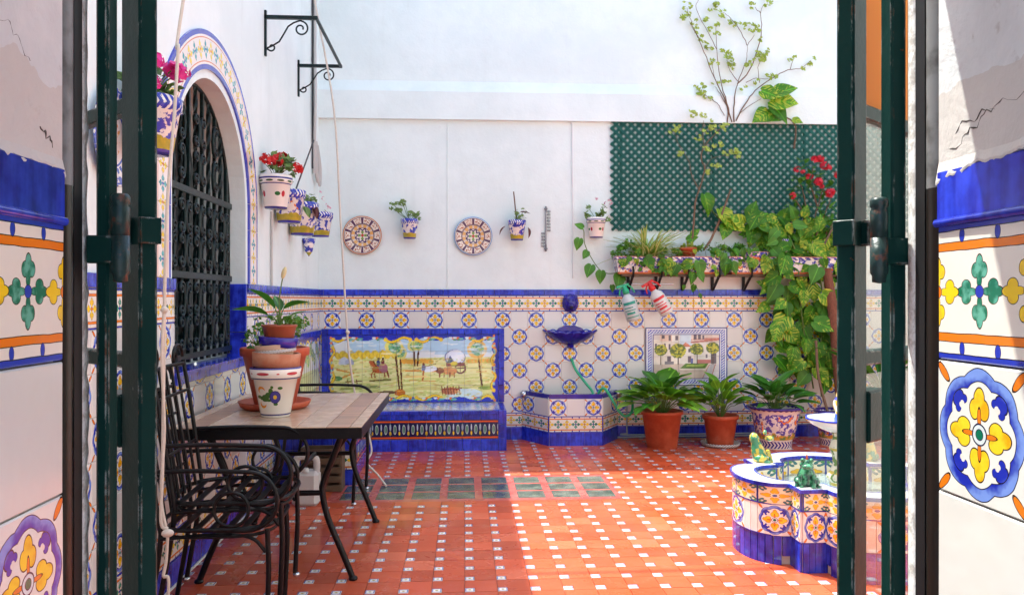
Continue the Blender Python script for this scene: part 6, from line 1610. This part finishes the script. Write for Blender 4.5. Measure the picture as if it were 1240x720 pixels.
fill = thing('leafy_vine', 'mixed green and streaked leaves crowding the end of the shelf', 'vine', atY(960, 300, YB - .2))
for i in range(60):
    pleaf(fill, rd.uniform(925, 1025), rd.uniform(262, 318), YB - .2 + rd.uniform(-.09, .09), rd.uniform(.08, .16), rd.uniform(-200, 20), (PG + PH + PH)[rd.randrange(8)])
for i in range(10):
    pleaf(fill, rd.uniform(905, 940), rd.uniform(262, 290), YB - .13 + rd.uniform(-.05, .05), rd.uniform(.11, .18), rd.uniform(-200, 20), (PG + PH + PH)[rd.randrange(8)])
# red flowering shrub
YH = YB - .2
t = thing('flowering_shrub', 'leggy shrub with crimson flowers in front of the trellis', 'shrub', atY(985, 310, YH))
for pts in ([(988, 310), (984, 280), (990, 250), (996, 230), (996, 215)], [(984, 280), (976, 250), (972, 230), (968, 222)], [(988, 285), (1000, 255), (1006, 240)], [(990, 250), (982, 225), (985, 200)], [(985, 275), (965, 245), (958, 238)], [(992, 300), (1005, 275), (1012, 266)]): twig(t, pts, .008, .004, YH)
b = MB(); LL = []
for (px, py) in ((975, 222), (968, 220), (985, 208), (990, 215), (1000, 235), (965, 232), (980, 228), (1005, 225), (960, 240), (995, 255), (1004, 262), (1008, 255), (978, 262), (970, 255), (990, 235), (1000, 282), (975, 200), (1010, 290)):
    for q in range(6): leaf(t, leaf_mesh('broad', M_pothosd, .25, .3), atY(px, py, YH) + Vector((random.uniform(-.05, .05), random.uniform(-.06, .06), random.uniform(-.05, .05))), (random.uniform(-1, 1), random.uniform(-1, .2), random.uniform(-.3, .9)), random.uniform(.06, .10))
for (px, py, r) in ((987, 193, .05), (994, 192, .045), (999, 200, .055), (1003, 203, .04), (966, 205, .045), (980, 214, .045), (991, 220, .055), (960, 237, .04), (1006, 234, .06), (1014, 212, .05), (972, 208, .03), (995, 226, .03)):
    b = MB(); blossom(b, atY(px, py, YH - .06), r * .62, 9, .9); b.build('flower', M_hib, t)
b = MB(); b.tube([atY(996, 300, YH - .1), atY(1012, 268, YH - .1)], .010, 7); o = b.build('garden_stake', M_wood); tag(o, 'short brown stake among the red flowering shrub', 'stake')

# ------------------------------------------------------------------ wall pots, plates, thermometer
def wall_pot(c, w_, h, m, label, nrm=(0, -1, 0), group=None, mode='round'):
    n_ = Vector(nrm); t = thing('wall_pot', label, 'wall pot', c, group); rt, rb = w_ / 2, w_ * .33
    a0 = math.atan2(n_.y, n_.x) - math.pi / 2
    M = Matrix.Diagonal((1, 1, 1)); cc = Vector(c)
    pr = [(.001, 0), (rb, 0), (rb * 1.05, .006), (rt * .92, h * .74), (rt, h * .76), (rt * 1.03, h * .97), (rt * .97, h), (rt * .86, h * .98), (rt * .8, h * .8)]
    b = MB(); b.lathe(pr, cc, 40); b.build('pot', m, t); rough_disc(cc + Vector((0, 0, h * .84)), rt * .84, M_soil, t)
    b = MB(); b.tube([cc + n_ * -rt * 1.0 + Vector((0, 0, h * .6)), cc + n_ * -(rt + .03) + Vector((0, 0, h * .85))], .004, 5); b.build('hook', M_iron, t)
    return t
def ger(t, c, n, rad, h, m=None, sz=.026, droop=0, stems=True):
    b = MB(); s_ = MB()
    for i in range(n):
        a = random.uniform(0, 6.28); q = rad * random.random() ** .5; p = Vector(c) + Vector((q * math.cos(a), q * math.sin(a), random.uniform(.1, 1) * h))
        for k in range(3): lobed(b, p + Vector((random.uniform(-1, 1), random.uniform(-1, 1), random.uniform(-1, 1))) * .02, (random.uniform(-.6, .6), random.uniform(-1, .1), random.uniform(.3, 1)), random.uniform(.7, 1.2) * sz)
        s_.tube(spline([Vector(c), (Vector(c) + p) / 2 + Vector((0, 0, .01)), p], 3), .0022, 4, cap=False)
    o = b.build('foliage', m or M_ger, t); o['kind'] = 'stuff'; o = s_.build('stems', M_greenstem, t); o['kind'] = 'stuff'
YP = YB - .095
c = atY(496, 289, YP); t = wall_pot(c, .165, .185, M_potblue, 'small blue painted wall pot between the two plates'); b = MB(); s_ = MB()
base = c + Vector((0, 0, .17))
for (px, py, n) in ((477, 248, 3), (482, 253, 4), (490, 243, 4), (488, 247, 3), (497, 258, 3), (503, 258, 4), (505, 262, 3), (474, 250, 2)):
    p = atY(px, py, YP - .02); s_.tube(spline([base, base * .5 + p * .5 + Vector((0, 0, -.01)), p], 4), .003, 5)
    for q in range(n): lobed(b, p + Vector((random.uniform(-.03, .03), random.uniform(-.02, .02), random.uniform(-.02, .02))), (random.uniform(-.6, .6), -.8, random.uniform(.3, 1)), random.uniform(.018, .032))
o = b.build('foliage', M_ger, t); o['kind'] = 'stuff'; s_.build('stem', M_greenstem, t)
c = atY(626, 291, YP); t = wall_pot(c, .17, .19, M_potblue, 'small blue painted wall pot with a dry stake beside the thermometer'); ger(t, c + Vector((0, -.01, .16)), 11, .075, .13, None, .02)
b = MB(); b.tube([c + Vector((0, 0, .15)), atY(622, 232, YP)], .006, 6); b.build('stake', M_twig, t)
DL = leaf_mesh('broad', M_dry, .3, .4)
for dx, dz, d in ((.10, .12, (.3, -.2, -1)), (-.11, .13, (-.7, -.2, -.6)), (.03, .26, (.8, -.4, .1))): leaf(t, DL, c + Vector((dx, -.03, dz)), d, .10)
c = atY(722, 288, YP); t = wall_pot(c, .185, .19, M_potwhite, 'small white wall pot with a red flower beside the trellis corner'); ger(t, c + Vector((0, -.01, .16)), 12, .10, .14, None, .03)
b = MB()
for px, py in ((722, 241), (738, 243), (733, 246), (740, 247)): blossom(b, atY(px, py, YP), .016, 6, .6)
b.build('blossom', M_palepink, t)
def plate(c, r, nrm, m, label):
    n_ = Vector(nrm); t = tag_t = None; u = Vector((0, 0, 1)).cross(n_) * 1; u = u.normalized(); M = Matrix((u, Vector((0, 0, 1)), u.cross(Vector((0, 0, 1))))).transposed()
    b = MB(); pr = [(.001, .010), (r * .55, .010), (r * .66, .016), (r * .97, .028), (r, .026), (r * .98, .020), (r * .6, .002), (.001, .001)]
    b.lathe(pr, c, 48, M=M); b.hasuv = True
    b.uv = [[((( Vector(b.v[i]) - Vector(c)).dot(u) / r) * .5 + .5, ((b.v[i][2] - c.z) / r) * .5 + .5) for i in f] for f in b.f]
    o = b.build('wall_plate', m); return tag(o, label, 'plate')
plate(atY(439, 285, YB - .004), .182, (0, -1, 0), M_plateA, 'round ochre edged ceramic plate on the wall beside the rope')
plate(atY(573, 286, YB - .004), .182, (0, -1, 0), M_plateB, 'round blue edged ceramic plate on the wall between the wall pots')
plate(atX(133, 166, XL + .004), .19, (1, 0, 0), M_plateC, 'blue and white plate on the wall, glimpsed through the gate')
p = atY(661, 277, YB - .01); t = thing('thermometer', 'slim grey wall thermometer with raised numerals', 'thermometer', (p.x, YB, p.z - .2))
b = MB(); b.box((p.x, YB - .012, p.z), (.016, .014, .43), ch=.003); b.build('bar', M_thermo, t)
b = MB(); b.tube([(p.x, YB - .022, p.z - .15), (p.x, YB - .022, p.z + .16)], .004, 8); b.build('tube', M_thglass, t)
for k in range(2):
    b = MB(); b.ball((p.x, YB - .016, p.z + (.19 if k else -.19)), .014, 6, (1.2, .6, 1)); b.build('finial', M_thermo, t)
for k in range(12):
    z = p.z + .165 - k * .030; sx = 1 if k < 7 else -1
    b = MB()
    for q in range(2):
        cx = p.x + sx * (.024 + q * .014); b.tube([(cx - .004, YB - .010, z - .009), (cx + .004, YB - .010, z - .009), (cx + .004, YB - .010, z + .009), (cx - .004, YB - .010, z + .009)], .0022, 5, closed=True)
    b.beam((p.x, YB - .010, z), (p.x + sx * .020, YB - .010, z), .003, .006); b.build('numeral', M_thermo, t)
# pots on the window wall
def lw(px, py, off): return atX(px, py, XL + off)
c = lw(334, 253, .10); t = wall_pot(c, .215, .225, M_potwhite, 'white wall pot with red geraniums beside the arched window', (1, 0, 0)); base = c + Vector((0, 0, .2))
ger(t, base, 20, .12, .15, None, .034)
for (px, py, r) in ((322, 193, .028), (328, 195, .024), (340, 194, .042), (346, 197, .034), (336, 195, .034), (359, 203, .034), (363, 206, .024)):
    b = MB(); blossom(b, lw(px, py, .12), r * 1.25, 16, .55); b.build('flower', M_redfl, t)
for (px, py, w_, h, lab) in ((350, 270, .235, .235, 'blue painted wall pot holding a stake, under the red geraniums'), (366, 285, .25, .255, 'blue painted wall pot with purple trailing leaves'), (388, 287, .215, .215, 'blue painted wall pot with tiny pink flowers nearest the corner')):
    c = lw(px, py, .10); t = wall_pot(c, w_, h, M_potblue, lab, (1, 0, 0)); ger(t, c + Vector((0, 0, h * .8)), 9, .09, .11, None, .028)
    if px == 350:
        b = MB(); b.tube([c + Vector((.02, 0, h * .7)), lw(380, 170, .13)], .006, 6); b.build('stake', M_dkcable, t)
        for q in range(3): leaf(t, leaf_mesh('broad', M_ger, .3, .3), c + Vector((.11, 0, .12)), (.4 + q * .2, -.6, -.5 - q * .2), .10)
    if px == 366:
        for q in range(5): leaf(t, DL, c + Vector((.09, -.05, h * .9)), (.6, random.uniform(-.6, .6), -1), .11)
    if px == 388:
        b = MB()
        for px2, py2 in ((388, 234), (396, 249), (392, 240), (399, 252)): blossom(b, lw(px2, py2, .14), .018, 5, .6)
        b.build('blossom', M_palepink, t)
c = lw(184, 187, .12); t = wall_pot(c, .225, .225, M_potblue, 'blue rimmed wall pot with pink geraniums beside the gate and rope', (1, 0, 0)); base = c + Vector((0, 0, .22))
ger(t, base, 18, .12, .11, None, .034)
for (px, py, r) in ((213, 87, .034), (219, 89, .027), (207, 86, .027), (188, 74, .025), (187, 100, .02)):
    b = MB(); blossom(b, lw(px, py, .20), r * 1.25, 16, .55); b.build('flower', M_pink, t); b = MB(); b.tube(spline([base, (base + lw(px, py, .20)) / 2 + Vector((0, 0, .02)), lw(px, py, .20)], 4), .003, 5); b.build('stem', M_greenstem, t)
b = MB(); pc = lw(374, 296, .05); b.lathe([(.001, -.10), (.03, -.06), (.05, .02), (.055, .05), (.045, .05), (.001, .0)], pc, 20); o = b.build('ceramic_holder', M_potblue); tag(o, 'small pointed blue and white ceramic holder below the wall pots', 'holder')

# ------------------------------------------------------------------ clothes line brackets, ropes, cables
t = thing('clothesline_bracket', 'black iron clothesline frame of two scrolled brackets high on the wall', 'bracket', (XL, 6.2, 3.0))
ends = []
for (py0, px0, py1, Y) in ((13, 322, 68, 5.64), (73, 362, 117, 6.75)):
    zt = atX(px0, py0, XL + .01).z; Yb = atX(px0, py0, XL + .01).y; zb = atX(px0, py1, XL + .01).z
    b = MB(); b.box((XL + .008, Yb, (zt + zb) / 2), (.014, .024, zt - zb)); b.build('wall_plate_bar', M_grille, t)
    za = zt - .045; b = MB(); b.box((XL + .18, Yb, za), (.36, .024, .024)); b.build('arm', M_grille, t); ends.append((XL + .35, Yb, za))
    sc1 = [(XL + .02 + .028 + (.028 - .0012 * k) * math.cos(3.3 + k * .42), Yb, zb + .06 + (.028 - .0012 * k) * math.sin(3.3 + k * .42)) for k in range(14)]
    sc2 = [(XL + .245 + (.055 - .0022 * k) * math.cos(1.9 - k * .45), Yb, za - .075 + (.055 - .0022 * k) * math.sin(1.9 - k * .45)) for k in range(20)]
    b = MB(); b.tube(spline(sc1[::-1] + [(XL + .10, Yb, zb + .10), (XL + .16, Yb, za - .06)] + sc2, 2), .006, 6); b.build('scroll', M_grille, t)
b = MB(); b.tube(ends, .013, 8); b.build('cross_rod', M_grille, t)
b = MB(); b.tube(spline([(-.86, 3.33, 4.3), atY(222, 0, 3.25), atY(216, 60, 3.22), atY(211, 140, 3.2), atY(203, 240, 3.18), atY(200, 330, 3.17), atY(199, 374, 3.17), atY(198, 470, 3.16), atY(197, 560, 3.14), atY(195, 630, 3.12), atY(203, 640, 3.12)], 6), .0066, 8)
b.tube(spline([atY(199, 372, 3.17), atY(196, 430, 3.15), atY(199, 520, 3.15), atY(195, 600, 3.13), atY(203, 648, 3.12)], 6), .006, 8)
b.ball(atY(199, 375, 3.165), .014, 8); b.ball(atY(203, 645, 3.115), .019, 8, (1.2, 1, .8)); b.tube(spline([atY(203, 650, 3.11), atY(201, 680, 3.11), atY(198, 697, 3.1), atY(204, 700, 3.1), atY(203, 735, 3.1)], 5), .006, 6)
o = b.build('rope', M_rope); tag(o, 'knotted cotton rope hanging before the arched window', 'rope')
b = MB(); b.tube(spline([atY(372, -60, 6.2), atY(381, 0, 6.2), atY(404, 130, 6.15), atY(412, 260, 6.1), atY(420, 395, 6.05), atY(424, 440, 6.0), atY(433, 490, 5.98), atY(445, 520, 5.9)], 6), .0075, 8)
b.tube(spline([atY(445, 520, 5.9), atY(450, 545, 5.85), atY(445, 560, 5.82), atY(458, 575, 5.85), (-.55, 5.75, .016)], 6), .007, 8)
b.ball(atY(421, 402, 6.04), .016, 8); o = b.build('rope', M_rope); tag(o, 'thin cotton rope falling past the mural to the floor', 'rope')
b = MB()
for k, (dx, r) in enumerate(((0, .011), (.025, .008), (.05, .012))):
    b.tube(spline([(XL + .02 + dx * .3, 7.35 - dx, 4.9), (XL + .02 + dx * .3, 7.33 - dx, 3.6), (XL + .025 + dx * .4, 7.30 - dx * 1.2, 3.1), (XL + .02, 7.36 - dx, 2.7 - .12 * k)], 5), r, 6)
pz = [(XL + .03, 7.34, 2.75), (XL + .04, 7.42, 2.60), (XL + .04, 7.44, 2.45), (XL + .04, 7.38, 2.40), (XL + .03, 7.32, 2.52), (XL + .03, 7.33, 2.75)]
b.tube(spline(pz, 6), .014, 6); b.tube(spline([(p[0] + .01, p[1] + .03, p[2] - .03) for p in pz], 6), .011, 6)
o = b.build('cable_bundle', M_cable); tag(o, 'bundle of grey cables running down the wall corner with a loop', 'cable')
b = MB(); b.tube([(XL + .012, 7.28, 4.9), (XL + .012, 7.29, 2.5)], .007, 6); o = b.build('cable', M_dkcable); tag(o, 'single dark cable straight down the wall corner', 'cable')
for px, py0, py1, lab in ((329, 256, 352, 'thin painted conduit below the red geranium pot'),):
    b = MB(); b.tube([lw(px, py0, .012), lw(px, py1, .012)], .008, 6); o = b.build('conduit', M_cable); tag(o, lab, 'conduit')
for Yw, r, lab in ((5.27, .012, 'clothesline wire overhead casting the shadow before the fountain'), (6.68, .006, 'thin clothesline wire overhead casting the shadow past the glass pavers')):
    b = MB(); b.tube([(XL, Yw, 4.60), (1.7, Yw, 4.56), (4.8, Yw, 4.60)], r, 6); o = b.build('clothesline', M_dkcable); tag(o, lab, 'clothesline')
# ------------------------------------------------------------------ spray bottles hanging from the shelf
def spray(c, tilt, body, head, ink, label):
    t = thing('spray_bottle', label, 'spray bottle', c); M = Matrix.Rotation(R(tilt), 3, 'Y') * 1.28; C_ = Vector(c)
    def W(x, y, z): return C_ + M @ Vector((x, y, z))
    b = MB(); b.lathe([(.001, -.235), (.045, -.235), (.052, -.225), (.052, -.10), (.046, -.07), (.024, -.045), (.018, -.03), (.001, -.03)], c, 28, M=M); bt_ = b.build('bottle', body, t)
    b = MB(); b.lathe([(.001, -.035), (.024, -.035), (.024, -.005), (.018, 0), (.016, .03), (.001, .03)], c, 20, M=M); b.build('collar', head, t)
    b = MB(); b.beam(W(-.06, 0, .028), W(.035, 0, .028), .022, .026, up=(0, 1, 0), ch=.003); hd = b.build('head', head, t)
    b = MB(); b.tube(spline([W(-.015, 0, .02), W(-.04, 0, .0), W(-.052, 0, -.035)], 4), .007, 8, flat=.7); b.tube(spline([W(.03, 0, .02), W(.05, 0, -.005), W(.06, 0, -.04)], 4), .008, 8); b.build('trigger', head, hd)
    b = MB()
    vs_ = [];
    for z0, z1, a0, a1 in ((-.115, -.095, -1.1, .8), (-.14, -.133, -1.1, .2), (-.16, -.153, -1.1, .5), (-.185, -.170, -.9, .3), (-.21, -.203, -1.1, .8)):
        n = 10; q = [];
        for i in range(n + 1):
            a = -math.pi / 2 + a0 + (a1 - a0) * i / n * 1.0
            for z in (z0, z1): q.append(W(.0528 * math.cos(a), .0528 * math.sin(a), z))
        b.add(q, [(2 * i, 2 * i + 2, 2 * i + 3, 2 * i + 1) for i in range(n)], True)
    b.build('label_print', ink, bt_)
spray(atY(757, 350, YB - .25), -16, M_bottle, M_tealplastic, M_tealink, 'milky spray bottle with green head hanging under the shelf')
spray(atY(788, 346, YB - .25), -32, M_plasticw, M_redplastic, M_redink, 'white spray bottle with red head hanging under the shelf')
b = MB(); b.tube([atY(765, 344, YB - .22), atY(815, 344, YB - .22)], .006, 8); o = b.build('hanging_rod', M_steel); tag(o, 'thin steel rod under the shelf holding the spray bottles', 'rod')
